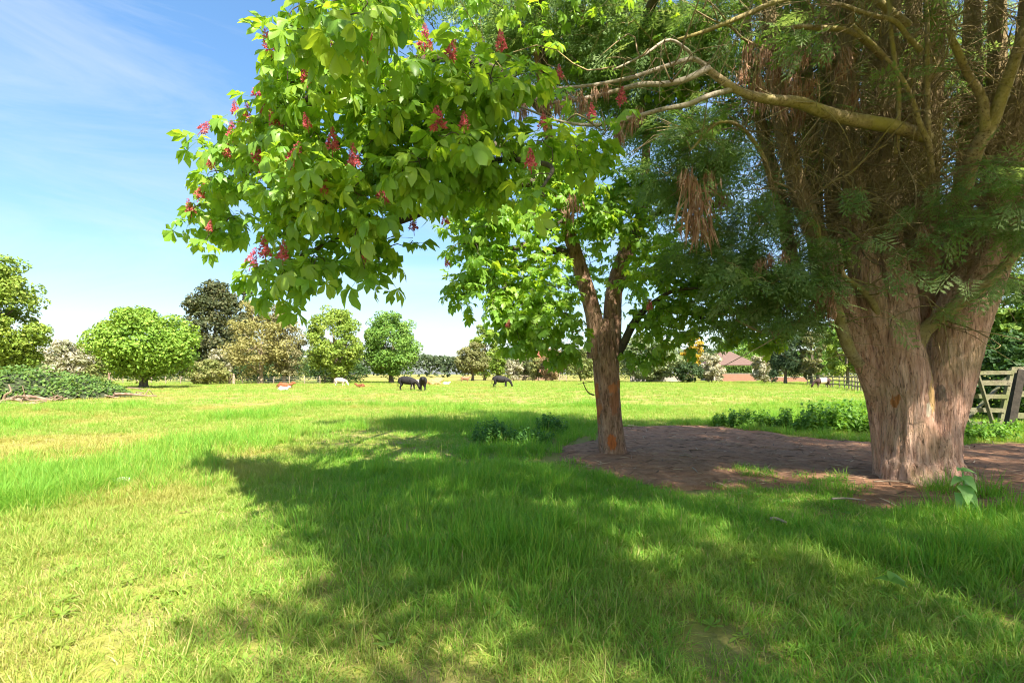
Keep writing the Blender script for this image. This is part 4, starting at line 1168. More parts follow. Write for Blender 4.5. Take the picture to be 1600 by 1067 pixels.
bg_tree('thorn_tree', 'small round khaki green tree with dark trunk in open field', 738, 100, 535, 31, 588, *((.13, .15, .05), (.19, .20, .07), (.27, .26, .12)), kind='round', n=6000, leaf=.34, trunk_r=.3, lobes=44)
bg_tree('poplar_tree', 'taller yellow green tree rising behind the small khaki tree', 757, 118, 506, 30, 588, *YG, kind='round', n=6500, leaf=.4, trunk_r=.35, lobes=40)
bg_tree('maple_tree', 'small vivid green tree right of the small khaki tree', 778, 106, 548, 16, 590, *((.12, .21, .02), (.17, .26, .03), (.23, .3, .05)), kind='round', n=3000, leaf=.32, trunk_r=.2)
bg_tree('hawthorn', 'cream blossomed hawthorn behind the grazing black cow', 803, 100, 558, 17, 594, *HW, kind='bush', n=2600, leaf=.32, trunk_r=.1)
bg_tree('shrub', 'dull dark olive tree left of the red gable', 817, 116, 543, 22, 592, *((.06, .085, .03), (.10, .12, .045), (.15, .16, .06)), kind='round', n=3500, leaf=.36, trunk_r=.2)
bg_tree('acer_shrub', 'bronze leaved fan shaped shrub below the red gable', 862, 98, 541, 24, 594, *((.20, .145, .06), (.28, .20, .10), (.36, .26, .15)), cat='bush', kind='bush', n=4200, leaf=.3, trunk_r=.1)
bg_tree('shrub', 'olive brown shrub standing in front of the red gable wall', 841, 101, 557, 17, 594, *OL, cat='bush', kind='bush', n=2600, leaf=.3, trunk_r=.08)
bg_tree('shrub', 'lime green rounded shrub tree left of the scarred trunk', 908, 96, 544, 30, 594, *((.11, .165, .04), (.18, .22, .06), (.26, .28, .10)), kind='round', n=4600, leaf=.32, trunk_r=.15)
bg_tree('whitebeam_tree', 'broad grey green layered tree right of the scarred trunk', 1015, 88, 522, 60, 593, *GG, kind='layered', n=9500, leaf=.36, trunk_r=.25, lobes=60)
bg_tree('golden_tree', 'golden yellow tree right of the broad grey green tree', 1082, 98, 520, 21, 578, *((.34, .24, .02), (.46, .33, .03), (.55, .42, .08)), kind='round', n=4200, leaf=.3, trunk_r=.18)
bg_tree('hedge_bush', 'dark clipped looking bush below the golden yellow tree', 1078, 84, 566, 26, 597, *((.03, .06, .025), (.05, .09, .03), (.075, .12, .04)), cat='bush', kind='bush', n=3200, leaf=.28, trunk_r=.08)
bg_tree('hawthorn', 'cream blossomed hawthorn just left of the tiled bungalow', 1112, 84, 552, 24, 600, *HW, kind='bush', n=4200, leaf=.27, trunk_r=.1)
bg_tree('garden_tree', 'mid green tree behind the tiled bungalow roof', 1155, 150, 528, 42, 575, *BG, kind='round', n=4200, leaf=.5, trunk_r=.3)
bg_tree('copper_beech', 'dark purple leaved tree behind the cream hawthorn and bungalow', 1196, 150, 532, 22, 575, *((.06, .03, .03), (.10, .05, .05), (.15, .08, .075)), kind='round', n=3000, leaf=.45, trunk_r=.3)
bg_tree('hawthorn', 'cream blossomed hawthorn just right of the tiled bungalow', 1194, 82, 546, 22, 598, *HW, kind='bush', n=4200, leaf=.27, trunk_r=.1)
bg_tree('yew_tree', 'dark drooping yew between cream hawthorn and pale garden tree', 1227, 74, 500, 22, 588, *((.02, .045, .02), (.04, .075, .03), (.065, .10, .04)), kind='weeping', n=6500, leaf=.34, trunk_r=.25)
bg_tree('garden_tree', 'pale green feathery tree right of the dark yew', 1268, 72, 508, 24, 592, *((.14, .17, .06), (.22, .23, .10), (.32, .31, .18)), kind='round', n=5200, leaf=.28, trunk_r=.2)
bg_tree('garden_tree', 'yellow green tree behind the post and rail fence', 1325, 66, 485, 40, 592, *YG, kind='round', n=7000, leaf=.3, trunk_r=.25)
bg_tree('garden_tree', 'bright green tall tree above the post and rail fence', 1278, 98, 470, 50, 585, *BG, kind='round', n=6000, leaf=.4, trunk_r=.3)
# leafy edge behind the gate
bg_tree('maple_tree', 'sunlit broad leaved maple hanging behind the field gate', 1605, 17.5, 420, 110, 585, *((.07, .15, .02), (.13, .23, .03), (.22, .31, .05)), kind='layered', n=9000, leaf=.17, trunk_r=.16, lobes=60)
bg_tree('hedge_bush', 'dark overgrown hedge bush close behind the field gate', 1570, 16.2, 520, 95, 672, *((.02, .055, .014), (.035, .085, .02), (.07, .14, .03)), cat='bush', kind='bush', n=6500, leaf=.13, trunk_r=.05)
bg_tree('copper_beech', 'purple leaved tree far behind the field gate', 1640, 34, 485, 60, 575, *((.05, .025, .025), (.09, .045, .05), (.14, .07, .07)), kind='round', n=3500, leaf=.3, trunk_r=.2)

# boundary hedgerows, each a mass of mixed leafy growth
def hedgerow(label, px0, px1, Yd, h0, h1, n, mat, seed):
    a = P(px0, 584, Yd)[0]; b = P(px1, 584, Yd)[0]
    x = rng.uniform(a, b, n); hh = h0 + (h1 - h0) * np.clip(fbm(x + 300, x * 0 + seed, .11, seed, 3) * 1.5 - .25, 0, 1.1) + .8 * (fbm(x + 300, x * 0, .5, seed + 1, 2) - .5)
    dpt = (rng.random(n) - .5) * 3.2; z = hh * (1 - (np.abs(dpt) / 2.2) ** 2 * .5) * rng.random(n) ** .55
    pos = np.stack([x, Yd + dpt, np.maximum(z, .05)], -1); nrm = unit(n) + np.array([0, -.4, .6]); Rm = frames(np.cross(nrm, unit(n)), nrm)
    V, F = place(np.array([(-.6, 0, 0), (-.1, -.36, .06), (.6, .02, -.06), (-.05, .36, .06)]), [np.array([(0, 1, 2, 3)])], Rm, pos, .36 * (.6 + .8 * rng.random(n)))
    lv = np.clip(fbm(x + 300, z, .35, seed + 2, 3) * 1.6 - .3 + rng.normal(0, .15, n), 0, 1)
    tag(obj('hedgerow', mesh('hedgerow', V, F, mat, np.repeat(lv, 4), False)), label, 'hedgerow', kind='stuff')
HM = leaf_mat('hedgerow_leaf', (.06, .11, .03), (.15, .20, .05), .32, (1.3, 1.2, .55), .55, .25, False, (.27, .30, .12))
hedgerow('mixed light green hedgerow along the far right meadow boundary', 770, 1370, 129, 4.0, 7.6, 22000, HM, 5)
hedgerow('dull green hedgerow behind the trees along the far left boundary', 40, 500, 104, 2.2, 5.2, 16000, leaf_mat('hedgerow_dark_leaf', (.04, .08, .025), (.09, .14, .035), .3, (1.3, 1.2, .55), .55, .25, False, (.18, .20, .06)), 9)

# far wood, one mass along the horizon
n = 26000
x = rng.uniform(-330, 330, n); row = rng.random(n)
hgt = 7 + 5 * fbm(x, x * 0, .035, 77, 3) + 2.5 * fbm(x, x * 0, .16, 78, 2)
ztop = hgt * np.sqrt(rng.random(n))
pos = np.stack([x, 215 + 14 * row, ztop], -1)
nrm = unit(n) + np.array([0, -.6, .6]); Rm = frames(np.cross(nrm, unit(n)), nrm)
V, F = place(np.array([(-.6, 0, 0), (-.1, -.5, .1), (.6, .02, -.1), (-.05, .5, .1)]), [np.array([(0, 1, 2, 3)])], Rm, pos, 1.3 * (.6 + .8 * rng.random(n)))
fw = obj('far_wood', mesh('far_wood', V, F, leaf_mat('far_wood_leaf', (.045, .075, .035), (.075, .11, .05), .3, (1.2, 1.1, .7), .7, .2, False, (.11, .14, .07)), np.repeat(rng.random(n), 4), False))
tag(fw, 'distant dark green wood along the far horizon', kind='stuff')

# ------------------------------------------------------------------ bramble heap and brushwood
BH = empty('bramble_heap', (-30, 28.5, 0), 'green bramble mound grown over brushwood at the field edge', 'bramble')
def heap_h(x, y):
    a, b = math.cos(.45), math.sin(.45)
    u = ((x + 31) * a + (y - 30.3) * b) / 7.0; v = (-(x + 31) * b + (y - 30.3) * a) / 3.6
    return 1.5 * np.clip(1 - (u * u + v * v), 0, 1) ** .6 * (.45 + 1.0 * fbm(x, y, .55, 61))
xs = np.arange(-42, -20, .4); ys = np.arange(21, 40, .4); X, Y = np.meshgrid(xs, ys); x = X.ravel(); y = Y.ravel(); h = heap_h(x, y)
nx = len(xs); i, j = np.meshgrid(np.arange(nx - 1), np.arange(len(ys) - 1)); b0 = (j * nx + i).ravel(); ok = h[b0] > .02
me = mesh('mound', np.stack([x, y, h * .92 - .03], -1), np.stack([b0, b0 + 1, b0 + nx + 1, b0 + nx], -1)[ok], simple('mound_litter', (.02, .03, .012), (.05, .06, .025), 3, .9, .5))
obj('mound', me, BH)
n = 30000
x = rng.uniform(-41, -21, n); y = rng.uniform(22, 39, n); h = heap_h(x, y); k = h > .12; x, y, h = x[k], y[k], h[k]; n = len(x)
pos = np.stack([x, y, h * (.86 + .30 * rng.random(n) ** 2) + .10 * rng.random(n)], -1); nrm = unit(n) * .7 + np.array([0, -.3, .9]); Rm = frames(np.cross(nrm, unit(n)), nrm)
V, F = place(np.array([(-.6, 0, 0), (-.1, -.38, .05), (.6, .02, -.06), (-.05, .38, .05)]), [np.array([(0, 1, 2, 3)])], Rm, pos, .17 * (.6 + .8 * rng.random(n)))
tag(obj('foliage', mesh('foliage', V, F, M['bramble'], np.repeat(np.clip(rng.normal(.5, .27, n), 0, 1), 4), False), BH), kind='stuff')
# branches lying along its foot
for k in range(16):
    t = k / 15
    px = 2 + t * 205 + rng.normal(0, 6); py = 630 - t * 11 + rng.normal(0, 2.0)
    g = G(px, py); L_ = .9 + 1.9 * rng.random(); a = .42 + rng.normal(0, .75)
    d = np.array([math.cos(a), math.sin(a), rng.normal(.05, .07)]) * L_ / 2
    e = empty('fallen_branch', g, 'bare fallen branch lying along the foot of bramble heap', 'branch', 'branches along the foot of the bramble heap')
    m_ = MB(); r0 = .05 + .05 * rng.random(); z = np.array([0, 0, r0 + .18 * rng.random()])
    pth = spline([g - d + z, g - d * .3 + z + rng.normal(0, .08, 3), g + d * .4 + z + rng.normal(0, .08, 3), g + d + z], 10); pth[:, 2] = np.maximum(pth[:, 2], r0 * .8)
    m_.tube(pth, np.linspace(r0, r0 * .4, 10), 8, ridge=.06, rseed=k)
    q = pth[6]; m_.tube([q, q + d * .2 + rng.normal(0, .12, 3) + np.array([0, 0, .1]), q + d * .45 + rng.normal(0, .2, 3) + np.array([0, 0, .15])], [r0 * .5, r0 * .35, r0 * .15], 6)
    m_.build('wood', M['deadwood'], e)
def stick(label, pts, r0, r1, mat='deadwood', name='fallen_branch', cat='branch', forks=0):
    pts = [np.array(p, float) for p in pts]
    e = empty(name, (pts[0][0], pts[0][1], 0), label, cat); m_ = MB(); c = spline(pts, 14); m_.tube(c, np.linspace(r0, r1, 14), 8, ridge=.06, rseed=int(abs(pts[0][0]) * 10))
    for f in range(forks):
        q = c[5 + 3 * f]; dv = pts[-1] - pts[0]; m_.tube(spline([q, q + dv * .15 + rng.normal(0, .1, 3) * np.linalg.norm(dv) * .4, q + dv * .3 + rng.normal(0, .15, 3) * np.linalg.norm(dv) * .5], 6), np.linspace(r0 * .6, r1 * .6, 6), 6)
    m_.build('wood', M[mat], e); return e
g = G(168, 612); stick('forked dead branch sticking upright out of the bramble heap', [g + (0, 0, -.1), g + (.25, 0, .6), g + (.15, 0, 1.1), g + (.1, 0, 1.6)], .1, .04, forks=2)
g = G(20, 630); stick('curved dead branch leaning up at the frame edge of bramble heap', [g + (-.5, 0, -.05), g + (-.4, 0, .4), g + (-.1, 0, .6), g + (-.2, 0, .95)], .07, .03)
stick('pale log lying flat in grass by the chestnut trunk foot', [G(200, 608) + (0, 0, .09), G(212, 608.5) + (0, 0, .1), G(224, 610) + (0, 0, .08)], .1, .08)

# ------------------------------------------------------------------ fences, gate
def post_rail(name, label, pts, posts_per, ph, rails, rw, mat, group=None, wires=(), pr=.06):
    e = empty(name, (pts[0][0], pts[0][1], 0), label, 'fence', group)
    pts = [np.array(p, float) for p in pts]
    poly = spline(pts, posts_per) if len(pts) > 2 else spline(pts, posts_per)
    for q in poly:
        m_ = MB(); hh = ph * (.92 + .16 * rng.random()); m_.tube([q + (0, 0, -.2), q + (rng.normal(0, .02), 0, hh * .6), q + (rng.normal(0, .04), 0, hh)], [pr, pr, pr * .95], 8); m_.build('post', M[mat], e)
    for zr in rails:
        for a, b in zip(poly[:-1], poly[1:]):
            m_ = MB(); m_.beam(a + (0, -pr, zr + rng.normal(0, .02)), b + (0, -pr, zr + rng.normal(0, .02)), .04, rw); m_.build('rail', M[mat], e, False)
    for zr in wires:
        m_ = MB(); m_.tube(poly + np.array([0, -pr, zr]), .008, 4); m_.build('wire', M['wire'], e)
    return e
post_rail('wire_fence', 'wire stock fence with thin posts below the dark conifer and willows', [P(170, 584, 76) * (1, 1, 0), P(330, 584, 73) * (1, 1, 0), P(500, 584, 74) * (1, 1, 0)], 15, 1.15, [], .1, 'pale_timber', wires=(.25, .5, .75, 1.0))
for k, (px, hh, lab) in enumerate([(359, 1.75, 'thick pale gatepost in the wire fence, taller of the pair'), (365, 1.45, 'thick pale gatepost in the wire fence, shorter of the pair')]):
    q = P(px, 584, 71.5) * (1, 1, 0); m_ = MB(); m_.tube([q + (0, 0, -.2), q + (0, 0, hh * .6), q + (.02, 0, hh)], [.19, .18, .16], 10, ridge=.04); tag(m_.build('gatepost', M['pale_timber']), lab, 'post')
post_rail('field_fence', 'short weathered post and rail fence under yellow green tree', [P(497, 584, 77) * (1, 1, 0), P(541, 584, 77) * (1, 1, 0)], 5, 1.3, (.45, .8, 1.15), .13, 'weathered', pr=.09)
post_rail('rail_fence', 'pale fence line far off behind the grazing black cow', [P(800, 584, 104) * (1, 1, 0), P(885, 584, 104) * (1, 1, 0)], 9, 1.2, (.4, .75, 1.1), .14, 'pale_timber', pr=.09)
post_rail('rail_fence', 'post and rail fence running back behind the belted brown cow', [P(1346, 584, 43) * (1, 1, 0), P(1316, 584, 52) * (1, 1, 0), P(1262, 584, 66) * (1, 1, 0)], 12, 1.35, (.4, .8, 1.2), .11, 'weathered', pr=.07)

GT = empty('field_gate', (11.2, 13.2, 0), 'weathered five bar wooden gate standing behind the fluted conifer', 'gate')
def gbar(name, a, b, w, h, up=(0, 0, 1)):
    m_ = MB(); m_.beam(a, b, w, h, up); m_.build(name, M['weathered'], GT, False)
g0b, g0t = P(1440, 668, 13.3), P(1440, 582, 13.3); g1b, g1t = P(1559, 674, 13.1), P(1581, 580, 13.1)
gbar('stile', g1b + (0, 0, -.02), g1t + (0, 0, .05), .09, .09, (0, 1, 0)); gbar('stile', g0b, g0t, .09, .09, (0, 1, 0))
for t, hh in ((.02, .10), (.19, .13), (.42, .11), (.65, .11), (.88, .11)):
    a = g0t + (g0b - g0t) * t; b = g1t + (g1b - g1t) * t; gbar('rail', a + (0, -.055, 0), b + (0, -.055, 0), .03, hh)
gbar('brace', P(1521, 580, 13.1) + (0, -.09, 0), P(1550, 674, 13.05) + (0, -.09, 0), .035, .10, (0, 1, .1))
gbar('brace', P(1578, 590, 13.2) + (0, .06, 0), P(1490, 680, 13.25) + (0, .06, 0), .035, .10, (0, 1, .1))
gbar('brace', P(1500, 640, 13.15) + (0, -.09, 0), P(1513, 668, 13.1) + (0, -.09, 0), .035, .10, (0, 1, .1))
m_ = MB(); pb, pt = P(1572, 676, 13.25), P(1592, 577, 13.25); m_.beam(pb + (0, 0, -.1), pt, .2, .2, (0, 1, 0)); tag(m_.build('gatepost', M['dark_timber'], None, False), 'dark leaning gatepost beside the weathered field gate', 'post')
RF = empty('rail_fence', (12.9, 13.3, 0), 'weathered rails running on from the dark leaning gatepost', 'fence')
for a, b in (((1580, 578), (1740, 572)), ((1590, 615), (1740, 620)), ((1578, 648), (1740, 660))):
    m_ = MB(); m_.beam(P(*a, 13.2), P(*b, 13.2), .04, .15); m_.build('rail', M['weathered'], RF, False)
m_ = MB(); q = P(1735, 584, 13.3) * (1, 1, 0); m_.beam(q + (0, 0, -.1), q + (0, 0, 1.75), .14, .14, (0, 1, 0)); m_.build('post', M['weathered'], RF, False)

# ------------------------------------------------------------------ buildings and walls
def brick_mat():
    m, t, out = nodes('old_brick')
    b = t.nodes.new('ShaderNodeTexBrick'); b.inputs['Scale'].default_value = 4
    b.inputs['Color1'].default_value = (.22, .085, .045, 1); b.inputs['Color2'].default_value = (.28, .125, .07, 1); b.inputs['Mortar'].default_value = (.25, .2, .16, 1)
    tcn = t.nodes.new('ShaderNodeTexCoord'); mpn = t.nodes.new('ShaderNodeMapping'); mpn.inputs['Rotation'].default_value = (PI / 2, 0, 0)
    t.links.new(tcn.outputs['Object'], mpn.inputs['Vector']); t.links.new(mpn.outputs['Vector'], b.inputs['Vector'])
    p = t.nodes.new('ShaderNodeBsdfPrincipled'); p.inputs['Roughness'].default_value = .9
    t.links.new(b.outputs['Color'], p.inputs['Base Color']); t.links.new(p.outputs['BSDF'], out.inputs['Surface'])
    return m
M['brick'] = brick_mat()
M['tile'] = simple('clay_roof_tile', (.10, .06, .047), (.155, .10, .083), 2.5, .85, .4, (1, 1, 6))
M['red_tile'] = simple('red_roof_tile', (.26, .075, .05), (.38, .13, .09), 2.5, .85, .4, (1, 1, 6))
M['render_'] = simple('cream_render', (.36, .30, .23), (.46, .39, .31), 2, .85, .1)
M['glass'] = simple('dark_glass', (.02, .025, .03), (.04, .05, .055), 1, .12, 0, spec=.6)
M['white'] = simple('white_paint', (.72, .72, .70), (.80, .80, .78), 3, .5, 0)
M['stone'] = simple('grey_wall_stone', (.24, .22, .19), (.40, .37, .32), 3, .9, .4)

HS = empty('bungalow', (47, 112, 0), 'bungalow with hipped clay tile roof among cream hawthorns', 'house')
hx0, hx1, hy0, hy1 = 44.2, 53.2, 112, 120
m_ = MB(); m_.box((hx0, hy0, 0), (hx1, hy1, 3.55)); m_.build('wall', M['render_'], HS, False)
m_ = MB(); o_ = .5; ze, za = 3.5, 6.5; yc = (hy0 + hy1) / 2
xa, xb = 47.0, 49.6
V = [(hx0 - o_, hy0 - o_, ze), (hx1 + o_, hy0 - o_, ze), (hx1 + o_, hy1 + o_, ze), (hx0 - o_, hy1 + o_, ze), (xa, yc, za), (xb, yc, za), (hx0 - o_, hy0 - o_, ze - .15), (hx1 + o_, hy0 - o_, ze - .15), (hx1 + o_, hy1 + o_, ze - .15), (hx0 - o_, hy1 + o_, ze - .15)]
m_.add(V, np.array([(0, 1, 5, 4), (2, 3, 4, 5), (6, 7, 1, 0), (7, 8, 2, 1), (8, 9, 3, 2), (9, 6, 0, 3), (9, 8, 7, 6)]), np.array([(1, 2, 5), (3, 0, 4)])); m_.build('roof', M['tile'], HS, False)
for wx in (45.4, 48.6, 51.2):
    m_ = MB(); m_.box((wx, hy0 - .05, 1.0), (wx + 1.3, hy0 + .02, 2.3)); w_ = m_.build('window', M['white'], HS, False)
    for dxx in (.08, .69):
        m_ = MB(); m_.box((wx + dxx, hy0 - .07, 1.08), (wx + dxx + .53, hy0 - .055, 2.22)); p_ = m_.build('pane', M['glass'], None, False); p_.parent = w_; p_.matrix_parent_inverse = Matrix()
m_ = MB(); m_.box((47.4, hy0 - .05, 0), (48.3, hy0 + .02, 2.1)); m_.build('door', M['white'], HS, False)

H2 = empty('gabled_house', (6.6, 124, 0), 'red tiled gable end showing between bronze shrub and olive tree', 'house')
m_ = MB(); m_.box((5.4, 123, 0), (9.6, 131, 5.4)); m_.build('wall', M['brick'], H2, False)
m_ = MB(); V = [(5.1, 122.6, 5.3), (9.9, 122.6, 5.3), (7.5, 122.6, 8.3), (5.1, 131.4, 5.3), (9.9, 131.4, 5.3), (7.5, 131.4, 8.3)]
m_.add(V, np.array([(0, 2, 5, 3), (1, 4, 5, 2), (0, 3, 4, 1)]), np.array([(0, 1, 2), (3, 5, 4)])); m_.build('roof', M['red_tile'], H2, False)
m_ = MB(); m_.box((6.9, 122.9, 2.6), (8.1, 123.05, 3.9)); w_ = m_.build('window', M['white'], H2, False)
m_ = MB(); m_.box((7.0, 122.86, 2.7), (8.0, 122.89, 3.8)); p_ = m_.build('pane', M['glass'], None, False); p_.parent = w_; p_.matrix_parent_inverse = Matrix()

def wall(name, label, px0, px1, Yd, h, mat, cap=None):
    e = empty(name, P(px0, 584, Yd) * (1, 1, 0), label, 'wall'); a = P(px0, 584, Yd); b = P(px1, 584, Yd)
    m_ = MB(); m_.box((a[0], Yd, -.1), (b[0], Yd + .25, h)); m_.build('wall_face', M[mat], e, False)
    m_ = MB(); m_.box((a[0] - .05, Yd - .04, h + .003), (b[0] + .05, Yd + .29, h + .09)); m_.build('coping', M['stone'], e, False)
wall('garden_wall', 'long grey garden wall beneath the broad grey green tree', 985, 1068, 92, 1.0, 'stone')
wall('garden_wall', 'orange brick garden wall in front of the tiled bungalow', 1128, 1182, 96, 1.5, 'brick')
wall('garden_wall', 'low brick garden wall right of the cream hawthorns', 1205, 1262, 88, .9, 'brick')
# clipped hedge above the brick wall
n = 5000; a = P(1132, 584, 98)[0]; b = P(1176, 584, 98)[0]
pos = np.stack([rng.uniform(a, b, n), 98 + rng.random(n) * 1.2, 3.0 * rng.random(n) ** .5], -1); nrm = unit(n) + np.array([0, -.5, .7]); Rm = frames(np.cross(nrm, unit(n)), nrm)
V, F = place(np.array([(-.6, 0, 0), (-.1, -.4, .05), (.6, .02, -.06), (-.05, .4, .05)]), [np.array([(0, 1, 2, 3)])], Rm, pos, .26 * (.6 + .8 * rng.random(n)))
tag(obj('hedge', mesh('hedge', V, F, leaf_mat('hedge_leaf', (.05, .11, .02), (.09, .16, .03), .3, (1.3, 1.2, .6), .6, .2, False, (.13, .2, .04)), np.repeat(rng.random(n), 4), False)), 'clipped green hedge between brick wall and bungalow', 'hedge')
VN = empty('parked_van', (44.8, 99, 0), 'white parked van beside the clipped hedge at bungalow', 'van')
m_ = MB(); x0 = P(1176, 584, 100)[0]
Vv = np.array([(0, 0, .3), (4.2, 0, .3), (4.2, 0, 1.0), (3.3, 0, 1.2), (2.7, 0, 1.95), (0, 0, 1.95)]) * np.array([.6, 1, 1.15]); m2 = Vv + np.array([0, 1.7, 0])
m_.add(np.concatenate([Vv, m2]) + np.array([x0, 100, 0]), np.array([(k, (k + 1) % 6, (k + 1) % 6 + 6, k + 6) for k in range(6)] + [(0, 5, 4, 1), (6, 7, 10, 11), (1, 4, 3, 2), (7, 8, 9, 10)]), None); m_.build('body', M['white'], VN, False)
for wx in (.45, 2.0):
    m_ = MB(); m_.tube([(x0 + wx, 99.93, .34), (x0 + wx, 100.15, .34)], .34, 14); m_.build('wheel', M['dark_timber'], VN)
m_ = MB(); m_.box((x0 + 1.1, 99.97, 1.3), (x0 + 1.55, 99.995, 1.95)); m_.build('window', M['glass'], VN, False)


# ------------------------------------------------------------------ cattle
def cow_mat(name, main, belt=None, lo=-.3, hi=.3):
    m, t, out = nodes(name)
    g = t.nodes.new('ShaderNodeTexCoord'); sx = t.nodes.new('ShaderNodeSeparateXYZ'); t.links.new(g.outputs['Object'], sx.inputs[0])
    n_ = noise(t, 7, 4)
    col = ramp(t, n_, [(.3, tuple(c * .7 for c in main)), (.7, tuple(c * 1.25 for c in main))])
    if belt:
        xx = maths(t, 'ADD', sx.outputs['X'], maths(t, 'MULTIPLY', maths(t, 'SUBTRACT', noise(t, 3, 3), .5), .12))
        k = maths(t, 'MULTIPLY', maths(t, 'GREATER_THAN', xx, lo), maths(t, 'LESS_THAN', xx, hi))
        col = mixc(t, k, col, belt)
    p = t.nodes.new('ShaderNodeBsdfPrincipled'); p.inputs['Roughness'].default_value = .75; p.inputs['Specular IOR Level'].default_value = .25
    t.links.new(col, p.inputs['Base Color'])
    b = t.nodes.new('ShaderNodeBump'); b.inputs['Strength'].default_value = .4; b.inputs['Distance'].default_value = .03
    t.links.new(noise(t, 25, 4), b.inputs['Height']); t.links.new(b.outputs['Normal'], p.inputs['Normal'])
    t.links.new(p.outputs['BSDF'], out.inputs['Surface'])
    return m


def skin_mesh(name, verts, edges, mat, sub=2):
    me = bpy.data.meshes.new(name); me.from_pydata([v[:3] for v in verts], edges, [])
    o = bpy.data.objects.new(name, me); COL.objects.link(o)
    o.modifiers.new('skin', 'SKIN'); s_ = o.modifiers.new('sub', 'SUBSURF'); s_.levels = sub; s_.render_levels = sub
    for k, v in enumerate(verts):
        sv_ = me.skin_vertices[0].data[k]; r_ = v[3]; sv_.radius = (r_, r_) if not isinstance(r_, tuple) else r_; sv_.use_root = (k == 0)
    dg = bpy.context.evaluated_depsgraph_get(); dg.update()
    me2 = bpy.data.meshes.new_from_object(o.evaluated_get(dg)); bpy.data.objects.remove(o)
    me2.name = name; me2.materials.clear(); me2.materials.append(mat)
    me2.polygons.foreach_set('use_smooth', np.ones(len(me2.polygons), bool))
    return me2


def cow(label, px, py, heading, pose, mat, scale=1.0, horns=False, cat='cow', name='cow', group=None, Yd=None):
    g = G(px, py) if Yd is None else P(px, 584, Yd) * (1, 1, 0)
    e = empty(name, g, label, cat, group)
    lie = pose == 'lie'; dz = -.58 if lie else 0
    v = [(-.15, 0, .90 + dz, .41)]; ed = []
    def add(p, r, par): v.append((*p, r)); ed.append((par, len(v) - 1)); return len(v) - 1
    hip = add((-.62, 0, .97 + dz), .32, 0); rump = add((-.86, 0, 1.0 + dz), .19, hip)
    tail = add((-.97, 0, .92 + dz), .045, rump); tail = add((-1.0, .02, .6 + dz * .9), .032, tail); add((-.99, .03, max(.08, .35 + dz)), .055, tail)
    ch = add((.32, 0, .90 + dz), .40, 0); wi = add((.6, 0, .99 + dz), .27, ch)
    if pose == 'graze':
        n1 = add((.88, 0, .84), .18, wi); n2 = add((1.08, 0, .55), .135, n1); pl = add((1.16, 0, .36), .135, n2); mz = add((1.21, 0, .2), .10, pl); add((1.23, 0, .1), .08, mz)
        ears = [(1.1, .2, .42), (1.1, -.2, .42)]
    elif pose == 'lie':
        n1 = add((.84, .0, .62), .18, wi); pl = add((1.02, .05, .78), .14, n1); mz = add((1.2, .08, .66), .10, pl); add((1.3, .1, .60), .08, mz)
        ears = [(1.0, .24, .84), (1.0, -.14, .84)]
    else:
        n1 = add((.86, 0, 1.1), .18, wi); pl = add((1.04, 0, 1.24), .145, n1); mz = add((1.23, 0, 1.08), .10, pl); add((1.32, 0, 1.0), .085, mz)
        ears = [(1.0, .22, 1.26), (1.0, -.22, 1.26)]
    for x_, y_, z_ in ears: add((x_, y_, z_), .045, pl)
    for sy in (1, -1):
        if lie:
            k = add((-.45, .3 * sy, .25), .15, hip); k = add((-.15, .38 * sy, .14), .10, k); add((-.5, .42 * sy, .08), .06, k)
            k = add((.55, .2 * sy, .25), .13, ch); k = add((.85, .24 * sy, .12), .075, k); add((.6, .28 * sy, .07), .055, k)
        else:
            st = .06 * sy if pose == 'graze' else 0
            k = add((-.66, .17 * sy, .70), .17, hip); k = add((-.60 - st, .18 * sy, .5), .10, k); k = add((-.76 - st, .18 * sy, .36), .062, k); k = add((-.73 - st, .18 * sy, .08), .052, k); add((-.70 - st, .18 * sy, .02), .062, k)
            k = add((.5, .17 * sy, .66), .14, wi); k = add((.5 + st, .17 * sy, .42), .075, k); k = add((.5 + st * 1.5, .17 * sy, .08), .05, k); add((.53 + st * 1.5, .17 * sy, .02), .06, k)
    me = skin_mesh('body', v, ed, mat)
    o = bpy.data.objects.new('body', me); COL.objects.link(o); o.parent = e
    e.rotation_euler.z = heading; e.scale = (scale,) * 3
    return e


black = (.018, .016, .016); brown = (.20, .07, .03); tan = (.42, .24, .11); cream = (.62, .54, .44); dkbrown = (.06, .035, .028)
herd = 'cattle spread across the meadow'
cm = cow_mat('black_hide', black); bm_ = cow_mat('brown_hide', brown); tm = cow_mat('tan_hide', tan); crm = cow_mat('cream_hide', cream)
cow('black cow seen side on, grazing beside the black cow facing us', 637, 610, -.25, 'graze', cm, .97, group=herd)
cow('black cow standing and facing the viewer', 661, 611, -PI / 2 + .15, 'stand', cm, .95, group=herd)
cow('white headed calf half hidden between the two black cows', 652, 608, -.4, 'stand', crm, .72, group=herd)
cow('black cow grazing alone in front of small khaki tree', 783, 605.5, .1, 'graze', cm, 1.0, group=herd)
cow('red brown cow lying down behind a white calf', 445, 607, .1, 'lie', cow_mat('red_hide', (.24, .085, .035)), .82, group=herd)
cow('white calf lying against the red brown cow', 443, 610, .2, 'lie', cow_mat('white_hide', (.7, .66, .58)), .48, group=herd)
cow('cream coloured calf grazing by the weathered field fence', 532, 603, .0, 'graze', crm, .78, group=herd)
cow('small red brown calf lying under yellow green tree', 563, 605.5, PI - .2, 'lie', bm_, .55, group=herd)
cow('tan cow lying down behind the black cow facing us', 679, 601.5, .4, 'lie', tm, 1.05, group=herd)
cow('tan cow standing in the far field near small khaki tree', 684, 599, .5, 'stand', tm, .7, group=herd)
cow('white calf lying in open grass right of tan cows', 697, 601, .3, 'lie', cow_mat('pale_hide', (.7, .66, .58)), .5, group=herd)
